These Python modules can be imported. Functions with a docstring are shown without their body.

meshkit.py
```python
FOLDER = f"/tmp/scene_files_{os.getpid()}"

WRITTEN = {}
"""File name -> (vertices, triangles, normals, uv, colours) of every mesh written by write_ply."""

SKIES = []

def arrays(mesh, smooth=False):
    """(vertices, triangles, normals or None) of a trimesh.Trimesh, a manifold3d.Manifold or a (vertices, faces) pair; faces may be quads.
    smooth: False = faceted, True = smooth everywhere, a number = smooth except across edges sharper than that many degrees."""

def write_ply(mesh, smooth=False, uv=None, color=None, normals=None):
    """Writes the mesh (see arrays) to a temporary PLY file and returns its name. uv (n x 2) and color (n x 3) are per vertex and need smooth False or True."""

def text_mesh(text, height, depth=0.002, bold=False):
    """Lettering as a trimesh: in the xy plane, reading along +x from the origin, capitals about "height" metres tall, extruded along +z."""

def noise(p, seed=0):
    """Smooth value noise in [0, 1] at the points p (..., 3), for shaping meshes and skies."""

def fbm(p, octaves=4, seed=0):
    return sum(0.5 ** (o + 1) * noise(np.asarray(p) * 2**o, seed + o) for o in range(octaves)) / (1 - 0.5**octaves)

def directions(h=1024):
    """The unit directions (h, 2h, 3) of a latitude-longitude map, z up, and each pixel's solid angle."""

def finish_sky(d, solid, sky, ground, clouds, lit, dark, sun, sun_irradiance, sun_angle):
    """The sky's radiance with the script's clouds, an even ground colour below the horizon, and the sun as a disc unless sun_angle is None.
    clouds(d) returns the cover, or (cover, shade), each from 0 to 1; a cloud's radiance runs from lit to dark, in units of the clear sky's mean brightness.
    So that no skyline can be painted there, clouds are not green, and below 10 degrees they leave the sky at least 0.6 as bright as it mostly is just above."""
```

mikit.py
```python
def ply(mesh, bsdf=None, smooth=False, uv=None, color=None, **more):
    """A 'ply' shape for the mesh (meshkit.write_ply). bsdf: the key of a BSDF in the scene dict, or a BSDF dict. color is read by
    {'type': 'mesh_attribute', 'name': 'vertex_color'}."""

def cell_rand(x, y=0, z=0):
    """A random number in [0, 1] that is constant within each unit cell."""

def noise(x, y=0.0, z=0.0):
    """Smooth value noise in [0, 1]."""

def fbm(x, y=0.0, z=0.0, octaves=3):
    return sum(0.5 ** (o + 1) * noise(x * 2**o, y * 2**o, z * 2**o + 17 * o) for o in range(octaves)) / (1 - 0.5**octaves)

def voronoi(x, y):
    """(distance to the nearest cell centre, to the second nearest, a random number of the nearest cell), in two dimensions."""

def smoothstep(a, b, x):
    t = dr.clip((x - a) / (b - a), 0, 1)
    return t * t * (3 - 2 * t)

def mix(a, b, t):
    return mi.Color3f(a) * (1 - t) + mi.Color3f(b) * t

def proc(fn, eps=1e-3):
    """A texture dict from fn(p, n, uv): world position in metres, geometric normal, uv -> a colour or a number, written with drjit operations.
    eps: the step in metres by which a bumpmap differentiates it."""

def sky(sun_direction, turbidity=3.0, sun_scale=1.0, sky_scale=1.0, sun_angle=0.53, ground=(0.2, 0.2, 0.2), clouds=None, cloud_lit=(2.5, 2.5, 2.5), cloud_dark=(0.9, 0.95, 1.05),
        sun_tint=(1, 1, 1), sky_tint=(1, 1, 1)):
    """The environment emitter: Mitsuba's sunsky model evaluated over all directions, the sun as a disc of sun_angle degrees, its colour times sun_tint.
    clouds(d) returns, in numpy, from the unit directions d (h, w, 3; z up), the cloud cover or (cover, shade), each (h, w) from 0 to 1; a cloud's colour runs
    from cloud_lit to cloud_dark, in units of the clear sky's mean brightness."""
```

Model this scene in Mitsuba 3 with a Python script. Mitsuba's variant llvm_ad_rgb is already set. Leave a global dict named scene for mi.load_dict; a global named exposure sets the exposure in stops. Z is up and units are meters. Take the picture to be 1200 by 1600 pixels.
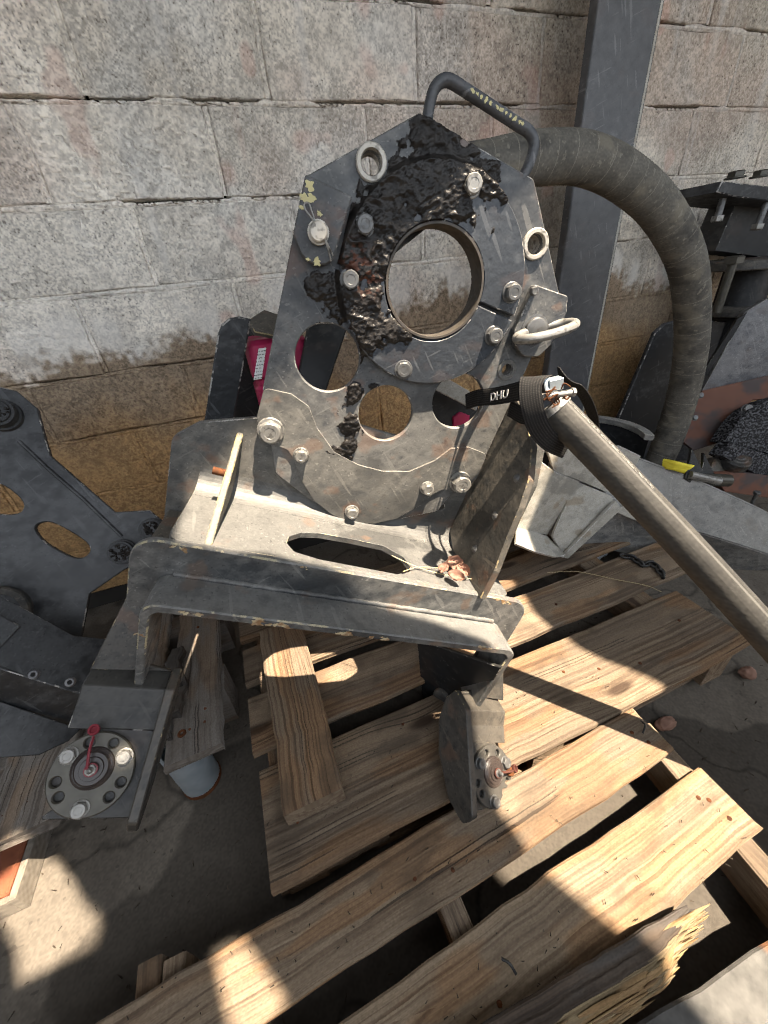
import math, random
import numpy as np, trimesh, mitsuba as mi, drjit as dr, mikit, meshkit
from shapely.geometry import Polygon, Point, box as sbox
from mikit import noise, fbm, voronoi, cell_rand, smoothstep, mix

T = mi.ScalarTransform4f
scene, labels = {'type': 'scene'}, {}
rng = random.Random(7)
nrg = np.random.default_rng(11)

# ------------------------------------------------------------------ camera, light, exposure
EYE = [0.0,0.0,1.09]
FWD = [0.2532,0.8077,-0.5325]
UPV = [0.2556,0.475,0.8421]
scene['camera'] = {'type': 'perspective', 'fov': 90.0, 'fov_axis': 'x', 'near_clip': 0.05, 'far_clip': 200.0,
                   'to_world': T().look_at(origin=EYE, target=[EYE[i] + FWD[i] for i in range(3)], up=UPV)}
SUN = (0.33, -0.28, 1.0)
scene['sky'] = mikit.sky(SUN, turbidity=3, sun_scale=1.85, sky_scale=1.35, sun_angle=0.6, sky_tint=(1.08, 1.0, 0.88), clouds=lambda d: 0.65)
exposure = 3.35

# ------------------------------------------------------------------ mesh helpers
A = lambda *x: np.array(x, float)
def nrm(v): v = np.asarray(v, float); return v / np.linalg.norm(v)

def join(*ms):
    ms = [m for m in ms if m is not None]
    v, f, t, k = [], [], [], 0
    for m in ms:
        v.append(m[0]); f.append(m[1] + k); k += len(m[0])
        t.append(m[2] if m[2] is not None else np.zeros((len(m[0]), 2)))
    return np.vstack(v), np.vstack(f), np.vstack(t)

def xf(m, o, ex, ey, ez):
    B = np.array([ex, ey, ez], float)
    f = m[1] if np.linalg.det(B) > 0 else m[1][:, ::-1]
    return m[0] @ B + np.asarray(o, float), f, m[2]

def ring_inset(r, c):
    r = np.asarray(r, float); p, n = np.roll(r, 1, 0), np.roll(r, -1, 0)
    a, b = r - p, n - r
    a /= np.maximum(np.linalg.norm(a, axis=1, keepdims=True), 1e-9); b /= np.maximum(np.linalg.norm(b, axis=1, keepdims=True), 1e-9)
    na, nb = np.c_[-a[:, 1], a[:, 0]], np.c_[-b[:, 1], b[:, 0]]
    m = na + nb
    m /= np.maximum((m * na).sum(1, keepdims=True), 0.35)
    return r + m * c

def ccw(r, want=True):
    r = np.asarray(r, float)
    s = (r[:, 0] * np.roll(r[:, 1], -1) - np.roll(r[:, 0], -1) * r[:, 1]).sum() > 0
    return r if s == want else r[::-1]

def prism(outer, z0, z1, holes=(), c=0.0015):
    """Plate with chamfered edges; uv.x = 1 on the chamfers (where paint wears), 0.4 on the side faces, 0 on the flats."""
    rings = [ccw(outer)] + [ccw(h, False) for h in holes]
    V, F, UV = [], [], []
    def quad(P, Q, w, k):
        n = len(P); Pn, Qn = np.roll(P, -1, 0), np.roll(Q, -1, 0)
        v = np.stack([P, Pn, Qn, Q], 1).reshape(-1, 3)
        i = np.arange(n)[:, None] * 4 + k
        V.append(v); F.append(np.vstack([i + [0, 1, 2], i + [0, 2, 3]])); UV.append(np.tile([w, 0.0], (len(v), 1)))
        return k + len(v)
    k, ins = 0, []
    for r in rings:
        q = ring_inset(r, c) if c > 0 else r
        ins.append(q)
        h = lambda a, z: np.c_[a, np.full(len(a), z)]
        if c > 0:
            k = quad(h(q, z0), h(r, z0 + c), 1.0, k)
            k = quad(h(r, z0 + c), h(r, z1 - c), 0.4, k)
            k = quad(h(r, z1 - c), h(q, z1), 1.0, k)
        else:
            k = quad(h(r, z0), h(r, z1), 0.4, k)
    pv, pf = trimesh.creation.triangulate_polygon(Polygon(ins[0], ins[1:]), engine='earcut')
    pf = np.asarray(pf); pv = np.asarray(pv)
    a = pv[pf]; s = np.cross(a[:, 1] - a[:, 0], a[:, 2] - a[:, 0]) < 0
    pf[s] = pf[s][:, ::-1]
    for z, fl in ((z0, True), (z1, False)):
        V.append(np.c_[pv, np.full(len(pv), z)]); F.append((pf[:, ::-1] if fl else pf) + k); UV.append(np.zeros((len(pv), 2))); k += len(pv)
    return np.vstack(V), np.vstack(F), np.vstack(UV)

def plate(pts, t, c=0.0015, holes=(), away=None):
    """A flat plate whose face has the 3-D corners pts (made planar), thickness t laid on the side facing away from the point away."""
    pts = np.asarray(pts, float); o = pts.mean(0)
    n = np.linalg.svd(pts - o)[2][2]
    if np.dot(n, np.asarray(EYE if away is None else away) - o) < 0: n = -n
    ex = nrm(np.cross([0, 0, 1.0], n) if abs(n[2]) < 0.95 else [1, 0, 0] - n * n[0]); ey = np.cross(n, ex)
    p2 = np.c_[(pts - o) @ ex, (pts - o) @ ey]
    h2 = [np.c_[(np.asarray(h) - o) @ ex, (np.asarray(h) - o) @ ey] for h in holes]
    return xf(prism(p2, -t, 0, h2, c), o, ex, ey, n)

def rounded(pts, r, n=5):
    """Round the corners of a polygon; r a number or one per corner."""
    pts = [np.asarray(p, float) for p in pts]; out = []
    rs = r if hasattr(r, '__len__') else [r] * len(pts)
    for i, p in enumerate(pts):
        a, b = pts[i - 1] - p, pts[(i + 1) % len(pts)] - p
        la, lb = np.linalg.norm(a), np.linalg.norm(b); a, b = a / la, b / lb
        th = math.acos(np.clip(a @ b, -1, 1))
        if rs[i] <= 0 or th > 3.0: out.append(p); continue
        d = min(rs[i] / math.tan(th / 2), la * 0.48, lb * 0.48); R = d * math.tan(th / 2)
        m = nrm(a + b); ctr = p + m * (R / math.sin(th / 2))
        s, e = p + a * d - ctr, p + b * d - ctr
        a0, a1 = math.atan2(s[1], s[0]), math.atan2(e[1], e[0])
        da = (a1 - a0 + math.pi) % (2 * math.pi) - math.pi
        out += [ctr + R * A(math.cos(a0 + da * k / n), math.sin(a0 + da * k / n)) for k in range(n + 1)]
    return np.array(out)

def circ(cx, cy, r, n=40, ry=None, a0=0.0):
    a = np.arange(n) / n * 2 * math.pi + a0
    return np.c_[cx + r * np.cos(a), cy + (ry or r) * np.sin(a)]

def lathe(prof, n=32, o=(0, 0, 0), ax=(0, 0, 1)):
    prof = np.asarray(prof, float); m = len(prof); a = np.arange(n) / n * 2 * math.pi
    v = np.stack([np.outer(np.cos(a), prof[:, 0]), np.outer(np.sin(a), prof[:, 0]), np.tile(prof[:, 1], (n, 1))], -1).reshape(-1, 3)
    i, j = np.meshgrid(np.arange(n), np.arange(m - 1), indexing='ij'); i2 = (i + 1) % n
    f = np.stack([i * m + j, i2 * m + j, i2 * m + j + 1, i * m + j + 1], -1).reshape(-1, 4)
    f = np.vstack([f[:, [0, 1, 2]], f[:, [0, 2, 3]]])
    z = nrm(ax); x = nrm(np.cross(z, [0.31, 0.9, 0.2])); y = np.cross(z, x)
    return xf((v, f, np.zeros((len(v), 2))), o, x, y, z)

def tube(path, r, n=14, cap=True, ry=None, up=None, closed=False):
    """A tube swept along path; uv = (angle in metres, length in metres)."""
    p = np.asarray(path, float); m = len(p); rr = np.broadcast_to(np.asarray(r, float), (m,))
    t = np.gradient(p, axis=0) if not closed else np.roll(p, -1, 0) - np.roll(p, 1, 0)
    t /= np.linalg.norm(t, axis=1, keepdims=True)
    x = nrm(np.cross(t[0], up if up is not None else ([0, 0, 1.0] if abs(t[0][2]) < 0.9 else [1.0, 0, 0])))
    L = np.r_[0, np.cumsum(np.linalg.norm(np.diff(p, axis=0), axis=1))]
    V, UV = [], []
    k = n + 1; a = np.arange(k) / n * 2 * math.pi
    for i in range(m):
        if i: x = nrm(x - t[i] * (x @ t[i]))
        y = np.cross(t[i], x)
        V.append(p[i] + np.outer(np.cos(a) * rr[i], x) + np.outer(np.sin(a) * rr[i] * ((ry or 1.0)), y))
        UV.append(np.c_[a * rr[0], np.full(k, L[i])])
    V, UV = np.vstack(V), np.vstack(UV)
    i, j = np.meshgrid(np.arange(m if closed else m - 1), np.arange(n), indexing='ij'); i2 = (i + 1) % m
    f = np.stack([i * k + j, i * k + j + 1, i2 * k + j + 1, i2 * k + j], -1).reshape(-1, 4)
    F = [f[:, [0, 1, 2]], f[:, [0, 2, 3]]]
    if cap and not closed:
        for e, fl in ((0, True), (m - 1, False)):
            b = len(V); ringv = V[e * k:e * k + n]
            V = np.vstack([V, ringv, p[e]]); UV = np.vstack([UV, np.tile([0, L[e]], (n + 1, 1))])
            q = np.array([[b + j_, b + (j_ + 1) % n, b + n] for j_ in range(n)])
            F.append(q[:, ::-1] if fl else q)
    return V, np.vstack(F), UV

def smooth_path(pts, n=8):
    p = np.asarray(pts, float); q = np.vstack([2 * p[0] - p[1], p, 2 * p[-1] - p[-2]]); out = []
    for i in range(len(p) - 1):
        a, b, c, d = q[i:i + 4]
        for s in np.arange(n) / n:
            out.append(0.5 * (2 * b + (c - a) * s + (2 * a - 5 * b + 4 * c - d) * s**2 + (3 * b - a - 3 * c + d) * s**3))
    return np.array(out + [p[-1]])

BID = [0]
def board(L, W, H, o, ex, ey, seg=14, wane=0.003, seed=0, rag=0.0, taper=None):
    """A sawn board: length along ex, width along ey, centre of its top face at o. uv = (along, across + board number); end faces carry v + 1000."""
    BID[0] += 1; bid = BID[0] * 3.7
    r = np.random.default_rng(seed + BID[0]); c = min(0.004, H * 0.25)
    sec = [(-W/2, -H + c), (-W/2, -c), (-W/2 + c, 0), (W/2 - c, 0), (W/2, -c), (W/2, -H + c), (W/2 - c, -H), (-W/2 + c, -H)]
    xs = np.linspace(-L/2, L/2, seg + 1); m = len(sec)
    ph = r.random(4) * 10
    V, UV = [], []
    per = np.r_[0, np.cumsum([math.hypot(sec[(i+1) % m][0]-sec[i][0], sec[(i+1) % m][1]-sec[i][1]) for i in range(m)])]
    for i, x in enumerate(xs):
        wl = wane * (math.sin(x * 5 + ph[0]) + 0.6 * math.sin(x * 17 + ph[1])) + r.normal() * wane * 0.35
        wr = wane * (math.sin(x * 4 + ph[2]) + 0.6 * math.sin(x * 13 + ph[3])) + r.normal() * wane * 0.35
        s = taper(x) if taper else (1.0, 0.0)
        for k in range(m + 1):
            y, z = sec[k % m]
            yy = (y + (wl if y < 0 else wr)) * s[0] + s[1]
            xx = x
            if rag and i in (0, seg): xx += (r.random() - 0.5) * rag
            V.append((xx, yy, z + wane * 0.5 * math.sin(x * 3 + ph[1]) * (z > -H / 2)))
            UV.append((x, per[k] + bid))
    V, UV = np.array(V), np.array(UV); k = m + 1
    i, j = np.meshgrid(np.arange(seg), np.arange(m), indexing='ij')
    f = np.stack([i * k + j, (i + 1) * k + j, (i + 1) * k + j + 1, i * k + j + 1], -1).reshape(-1, 4)
    F = [f[:, [0, 2, 1]], f[:, [0, 3, 2]]]
    for e, fl in ((0, True), (seg, False)):
        b = len(V); q = V[e * k:e * k + m]
        V = np.vstack([V, q, q.mean(0)]); UV = np.vstack([UV, np.c_[q[:, 1], q[:, 2] + bid + 1000], [[0, bid + 1000]]])
        t = np.array([[b + a, b + (a + 1) % m, b + m] for a in range(m)])
        F.append(t if not fl else t[:, ::-1])
    F = np.vstack(F)
    ex, ey = nrm(ex), nrm(ey); ez = np.cross(ex, ey)
    F = F[:, ::-1]
    m3 = trimesh.Trimesh(V, F, process=False)
    if m3.volume < 0: F = F[:, ::-1]
    return xf((V, F, UV), o, ex, ey, ez)

def box(lo, hi, c=0.002):
    return prism([(lo[0], lo[1]), (hi[0], lo[1]), (hi[0], hi[1]), (lo[0], hi[1])], lo[2], hi[2], (), c)

def hexbolt(o, ax, r, h, washer=0.0, rot=0.0, shank=0.0):
    """Hexagon head: washer, chamfered head with a dished face."""
    a = np.arange(6) * math.pi / 3 + rot
    hx = np.c_[np.cos(a), np.sin(a)] * r
    top = circ(0, 0, r * 0.86, 24)
    v, f = [], []
    parts = [prism(hx, 0, h * 0.86, (), 0.0004)]
    parts.append(lathe([(r * 0.93, h * 0.84), (r * 0.80, h), (r * 0.5, h), (r * 0.46, h * 0.965), (0, h * 0.965)], 24))
    if washer: parts.append(lathe([(washer, 0), (washer, h * 0.14), (washer - 0.0015, h * 0.2), (0, h * 0.2)], 28))
    if shank: parts.append(lathe([(0, -shank), (r * 0.5, -shank), (r * 0.5, 0)], 18))
    m = join(*parts)
    z = nrm(ax); x = nrm(np.cross(z, [0.2, 0.1, 0.97] if abs(z[2]) < 0.9 else [1, 0, 0])); y = np.cross(z, x)
    return xf(m, o, x, y, z)

COUNT = {}
def key_for(name):
    k = COUNT.get(name, 0); COUNT[name] = k + 1
    return name if k == 0 else '%s_%03d' % (name, k)

def obj(name, m, mat, parent=None, smooth=None, uv=False, label=None, cat=None, group=None, kind=None):
    """ONE entry of scene, keyed parent__name; numbered when the name is taken."""
    key = key_for((parent + '__' if parent else '') + name)
    v, f, t = m
    if smooth is None or uv: d = mikit.ply((v, f), mat, smooth=bool(smooth), uv=t)
    else:
        if smooth is not True and smooth is not False:
            sm = trimesh.graph.smooth_shade(trimesh.Trimesh(v, f, process=False), angle=math.radians(smooth), facet_minarea=None)
            v, f = np.asarray(sm.vertices), np.asarray(sm.faces)
        d = mikit.ply((v, f), mat, smooth=bool(smooth), uv=np.zeros((len(v), 2)))
    scene[key] = d
    tag(key, label, cat, group, kind)
    return key

def tag(key, label=None, cat=None, group=None, kind=None):
    e = {k: v for k, v in (('label', label), ('category', cat), ('group', group), ('kind', kind)) if v}
    if e: labels[key] = e

def thing(name, label, cat, group=None):
    key = key_for(name); tag(key, label, cat, group)
    return key

# ------------------------------------------------------------------ materials
def C(*c): return mi.Color3f(*c)
def mat(name, fn, rough=0.6, metallic=0.0, bump=None, bscale=1.0, eps=1e-3, spec=0.4, **more):
    b = {'type': 'principled', 'base_color': mikit.proc(fn) if callable(fn) else {'type': 'rgb', 'value': list(fn)},
         'roughness': mikit.proc(rough) if callable(rough) else rough, 'metallic': metallic, 'specular': spec, **more}
    if bump: b = {'type': 'bumpmap', 'arbitrary': {**mikit.proc(bump, eps)}, 'scale': bscale, 'bsdf': b}
    scene[name] = {'type': 'twosided', 'bsdf': b}

def wall_col(p, n, uv):
    x, z = p.x, p.z
    big = fbm(x * 3.1, z * 3.3 + 4, 1.0, 3)
    g1 = noise(x * 150, z * 150, p.y * 150); g2 = noise(x * 270 + 9, z * 270, p.y * 270); g3 = noise(x * 70 + 4, z * 70, 3.0)
    base = mix((0.44, 0.42, 0.385), (0.60, 0.58, 0.54), smoothstep(0.28, 0.72, big))
    base = mix(base, C(0.40, 0.33, 0.295), 0.55 * smoothstep(0.50, 0.70, fbm(x * 2.3 + 31, z * 2.6, 5.0, 3)))
    base = mix(base, C(0.44, 0.45, 0.45), 0.5 * smoothstep(0.55, 0.70, fbm(x * 4.1 + 11, z * 3.6, 9.0, 3)))
    base = base * (0.84 + 0.30 * cell_rand(dr.floor(uv.y)))
    gr = 0.35 * g1 + 0.45 * g2 + 0.20 * g3
    base = base * (0.68 + 0.58 * smoothstep(0.22, 0.78, gr)) * (0.82 + 0.36 * fbm(x * 20, z * 20, 2.0, 4))
    base = mix(base, C(0.13, 0.115, 0.105), 0.75 * smoothstep(0.27, 0.14, g1 * 0.45 + g2 * 0.55))
    base = mix(base, C(0.72, 0.70, 0.66), 0.4 * smoothstep(0.72, 0.84, g1 * 0.45 + g2 * 0.55))
    base = base * C(1.12, 1.085, 1.03)
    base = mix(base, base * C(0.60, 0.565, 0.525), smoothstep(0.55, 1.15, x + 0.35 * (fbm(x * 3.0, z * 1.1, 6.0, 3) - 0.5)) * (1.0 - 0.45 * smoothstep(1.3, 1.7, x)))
    pink = smoothstep(0.70, 0.80, fbm(x * 9 + 3, z * 7, 2.0, 3))
    base = mix(base, C(0.52, 0.30, 0.24), 0.30 * pink)
    streak = smoothstep(0.60, 0.78, fbm(x * 16, z * 1.6 + 2, 7.0, 3))
    base = mix(base, C(0.60, 0.59, 0.565), 0.3 * streak)
    # damp lower part of the wall, with a salt line above it and ochre soil splash at the foot
    edge = z + 0.11 * (fbm(x * 5.0, 3.0, 0.0, 3) - 0.5) + 0.05 * (fbm(x * 22.0, z * 6.0, 0.0, 3) - 0.5)
    salt = smoothstep(0.10, 0.02, dr.abs(edge - 0.99)) * smoothstep(0.35, 0.65, fbm(x * 18, z * 5, 3.0, 3))
    base = mix(base, C(0.68, 0.66, 0.62), 0.5 * salt)
    damp = smoothstep(0.985, 0.92, edge + 0.05 * (g3 - 0.5) + 0.10 * (fbm(x * 11, z * 3.0, 4.0, 3) - 0.5))
    wet = mix(C(0.165, 0.115, 0.072), C(0.26, 0.195, 0.13), big) * (0.62 + 0.76 * smoothstep(0.2, 0.8, gr))
    base = mix(base, wet, 0.92 * damp)
    soil = smoothstep(0.82, 0.60, edge + 0.25 * (fbm(x * 4 + 7, z * 4, 2.0, 3) - 0.5))
    base = mix(base, mix((0.34, 0.195, 0.085), (0.50, 0.32, 0.15), 0.5 * g1 + 0.5 * fbm(x * 14, z * 14, 1.0, 2)) * (0.72 + 0.56 * smoothstep(0.25, 0.75, gr)), 0.85 * soil)
    return base
def wall_bump(p, n, uv):
    return 0.006 * fbm(p.x * 40, p.z * 40, p.y * 40, 3) + 0.006 * noise(p.x * 150, p.z * 150, p.y * 150) + 0.002 * noise(p.x * 330 + 9, p.z * 330, p.y * 330)
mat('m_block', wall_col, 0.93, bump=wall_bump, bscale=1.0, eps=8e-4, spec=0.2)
def mortar_col(p, n, uv):
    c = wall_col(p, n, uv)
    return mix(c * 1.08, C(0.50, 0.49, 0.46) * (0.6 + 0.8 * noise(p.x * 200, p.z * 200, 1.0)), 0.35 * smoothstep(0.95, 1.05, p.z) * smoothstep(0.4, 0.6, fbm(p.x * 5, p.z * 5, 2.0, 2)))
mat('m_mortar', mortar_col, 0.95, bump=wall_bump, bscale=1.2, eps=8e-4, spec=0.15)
mat('m_gap', (0.03, 0.028, 0.025), 0.95)

def conc_col(p, n, uv):
    x, y = p.x, p.y
    b = mix((0.076, 0.066, 0.054), (0.135, 0.119, 0.099), fbm(x * 5, y * 5, 1.0, 4))
    b = b * (0.74 + 0.30 * noise(x * 240, y * 240, 3.0) + 0.22 * fbm(x * 40, y * 40, 2.0, 3))
    wet = smoothstep(0.50, 0.53, fbm(x * 1.7 + 5.3, y * 1.9 + 1.0, 4.0, 5))
    b = mix(b, b * 0.55, wet)
    b = mix(b, C(0.05, 0.043, 0.036), 0.6 * smoothstep(0.80, 0.86, fbm(x * 60, y * 60, 8.0, 2)))
    crack = smoothstep(0.012, 0.0, dr.abs(fbm(x * 2 + 20, y * 2, 2.0, 5) - 0.5)) * 0.4
    return b * (1 - crack)
mat('m_floor', conc_col, 0.9, bump=lambda p, n, uv: 0.003 * fbm(p.x * 60, p.y * 60, 1.0, 4), bscale=1.0, spec=0.25)

def steel(dark, dust, amount, chipc=(0.30, 0.29, 0.27), chip=0.55, scale=1.0, rustc=(0.16, 0.07, 0.03), rust=0.25, low=None):
    def fn(p, n, uv):
        x, y, z = p.x * scale, p.y * scale, p.z * scale
        f = fbm(x * 9, y * 9, z * 9, 4); g = fbm(x * 60, y * 60, z * 60, 4); h = noise(x * 330, y * 330, z * 330)
        b = mix(C(*dark) * 0.75, C(*dark) * 1.3, f) * (0.85 + 0.3 * h)
        d = smoothstep(0.66 - amount, 0.80 - 0.3 * amount, 0.50 * f + 0.50 * g + 0.30 * dr.maximum(n.z, 0.0))
        b = mix(b, C(*dust) * (0.6 + 0.5 * g + 0.3 * h), d * (0.35 + 0.6 * amount))
        if low: b = mix(b, C(*dust) * (0.55 + 0.5 * g + 0.25 * h), 0.62 * smoothstep(low[1], low[0], z + 0.14 * (f - 0.5)) * smoothstep(0.25, 0.6, g + 0.2))
        s1 = fbm(x * 150 + z * 60, y * 10, z * 14, 2); s2 = fbm(x * 14, y * 90, z * 170 - x * 60, 2)
        b = mix(b, C(*dust) * 1.15, 0.40 * smoothstep(0.72, 0.80, s1) + 0.35 * smoothstep(0.74, 0.82, s2))
        dots = smoothstep(0.80, 0.87, noise(x * 210, y * 210, z * 210)) * smoothstep(0.42, 0.62, f)
        b = mix(b, C(*dust) * 1.4, min(0.6, 1.6 * amount) * dots)
        pit = smoothstep(0.84, 0.90, noise(x * 260 + 50, y * 260, z * 260))
        b = mix(b, C(*dark) * 0.35, 0.45 * pit)
        stain = smoothstep(0.58, 0.66, 0.8 * fbm(x * 7 + 40, y * 7, z * 7, 4) + 0.2 * g)
        b = mix(b, C(*dark) * 0.45, 0.55 * stain)
        b = mix(b, C(*rustc), rust * smoothstep(0.60, 0.72, fbm(x * 19 + 13, y * 19, z * 19, 4)))
        e = smoothstep(0.9, 1.0, uv.x)
        w = e * smoothstep(0.62 - 0.3 * chip, 0.70 - 0.3 * chip, 0.6 * fbm(x * 22 + 5, y * 22, z * 22, 3) + 0.4 * fbm(x * 120, y * 120, z * 120, 2))
        b = mix(b, C(*dust) * 0.9, 0.22 * e * g)
        b = mix(b, C(*dust) * 1.0, 0.35 * g * smoothstep(0.3, 0.38, uv.x) * smoothstep(0.5, 0.42, uv.x))  # side faces paled for a sunlit edge look, using the dust tone
        return mix(b, C(*chipc) * (0.7 + 0.6 * h), 0.9 * w)
    return fn
def steel_bump(p, n, uv): return 0.0006 * fbm(p.x * 120, p.y * 120, p.z * 120, 3) + 0.0006 * fbm(p.x * 25, p.y * 25, p.z * 25, 2)
mat('m_steel', steel((0.030, 0.033, 0.037), (0.135, 0.133, 0.124), 0.24, chip=0.25, low=(0.80, 0.98)), 0.5, bump=steel_bump, spec=0.45)
mat('m_ring', steel((0.021, 0.025, 0.031), (0.085, 0.09, 0.096), 0.14, rust=0.05, chip=0.35), 0.42, bump=steel_bump, spec=0.45)
mat('m_dusty', steel((0.050, 0.051, 0.050), (0.135, 0.129, 0.115), 0.38, chip=0.15), 0.6, bump=steel_bump, spec=0.35)
mat('m_dustier', steel((0.030, 0.0325, 0.034), (0.120, 0.118, 0.111), 0.38, chipc=(0.27, 0.235, 0.15), chip=0.22, rustc=(0.15, 0.075, 0.035), rust=0.3), 0.55, bump=steel_bump, spec=0.4)
mat('m_yoke', steel((0.034, 0.037, 0.039), (0.140, 0.138, 0.130), 0.36, chipc=(0.27, 0.235, 0.15), chip=0.25, rustc=(0.13, 0.07, 0.035), rust=0.3), 0.5, bump=steel_bump, spec=0.4)
mat('m_legdark', steel((0.019, 0.020, 0.0205), (0.080, 0.070, 0.056), 0.24, chipc=(0.26, 0.205, 0.11), chip=0.25), 0.45, bump=steel_bump, spec=0.4)
mat('m_chip', lambda p, n, uv: mix((0.36, 0.30, 0.19), (0.17, 0.095, 0.045), smoothstep(0.35, 0.65, fbm(p.x * 90, p.y * 90, p.z * 90, 3))), 0.8)
mat('m_rib', steel((0.060, 0.057, 0.048), (0.13, 0.12, 0.095), 0.4, chipc=(0.24, 0.195, 0.09), chip=0.45), 0.6, spec=0.4)
mat('m_leg', steel((0.026, 0.0275, 0.028), (0.115, 0.102, 0.082), 0.30, chipc=(0.26, 0.205, 0.11), chip=0.25), 0.5, bump=steel_bump, spec=0.4)
mat('m_frame', steel((0.012, 0.0134, 0.0152), (0.066, 0.069, 0.072), 0.16, rust=0.0, chip=0.3), 0.45, bump=steel_bump, spec=0.4)
mat('m_post', steel((0.040, 0.0425, 0.047), (0.15, 0.152, 0.155), 0.05, chipc=(0.42, 0.43, 0.44), chip=0.8, rust=0.05), 0.5, spec=0.45)
mat('m_black', steel((0.011, 0.012, 0.013), (0.06, 0.057, 0.05), 0.1, rust=0.05, chip=0.2), 0.5, spec=0.4)
mat('m_scuffed', steel((0.065, 0.068, 0.077), (0.20, 0.20, 0.20), 0.42, rust=0.25, rustc=(0.07, 0.045, 0.028)), 0.42, metallic=0.3, bump=steel_bump)
mat('m_arm', steel((0.095, 0.098, 0.10), (0.25, 0.245, 0.225), 0.42, chipc=(0.32, 0.31, 0.27), rust=0.2, rustc=(0.12, 0.095, 0.06)), 0.55, bump=steel_bump, spec=0.4)
mat('m_white', steel((0.22, 0.215, 0.19), (0.33, 0.32, 0.285), 0.55, chipc=(0.42, 0.42, 0.42), rust=0.5, rustc=(0.15, 0.105, 0.05)), 0.6, bump=steel_bump, spec=0.35)
def zinc(a, b):
    return lambda p, n, uv: mix(mix(a, b, fbm(p.x * 60, p.y * 60, p.z * 60, 3)), C(0.06, 0.055, 0.05), 0.65 * smoothstep(0.55, 0.75, fbm(p.x * 140, p.y * 140, p.z * 140 + 3, 2)))
mat('m_zinc', zinc((0.15, 0.15, 0.14), (0.29, 0.28, 0.26)), 0.42, metallic=0.5)
mat('m_zincdark', zinc((0.06, 0.063, 0.066), (0.14, 0.14, 0.137)), 0.42, metallic=0.4)
mat('m_bush', zinc((0.28, 0.26, 0.22), (0.45, 0.425, 0.38)), 0.5, metallic=0.35)
mat('m_bore', zinc((0.020, 0.018, 0.016), (0.075, 0.062, 0.048)), 0.55, metallic=0.1)
mat('m_galv', lambda p, n, uv: mix((0.19, 0.225, 0.245), (0.31, 0.345, 0.365), fbm(p.x * 40, p.y * 40, p.z * 40, 3)), 0.45, metallic=0.35)
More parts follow.
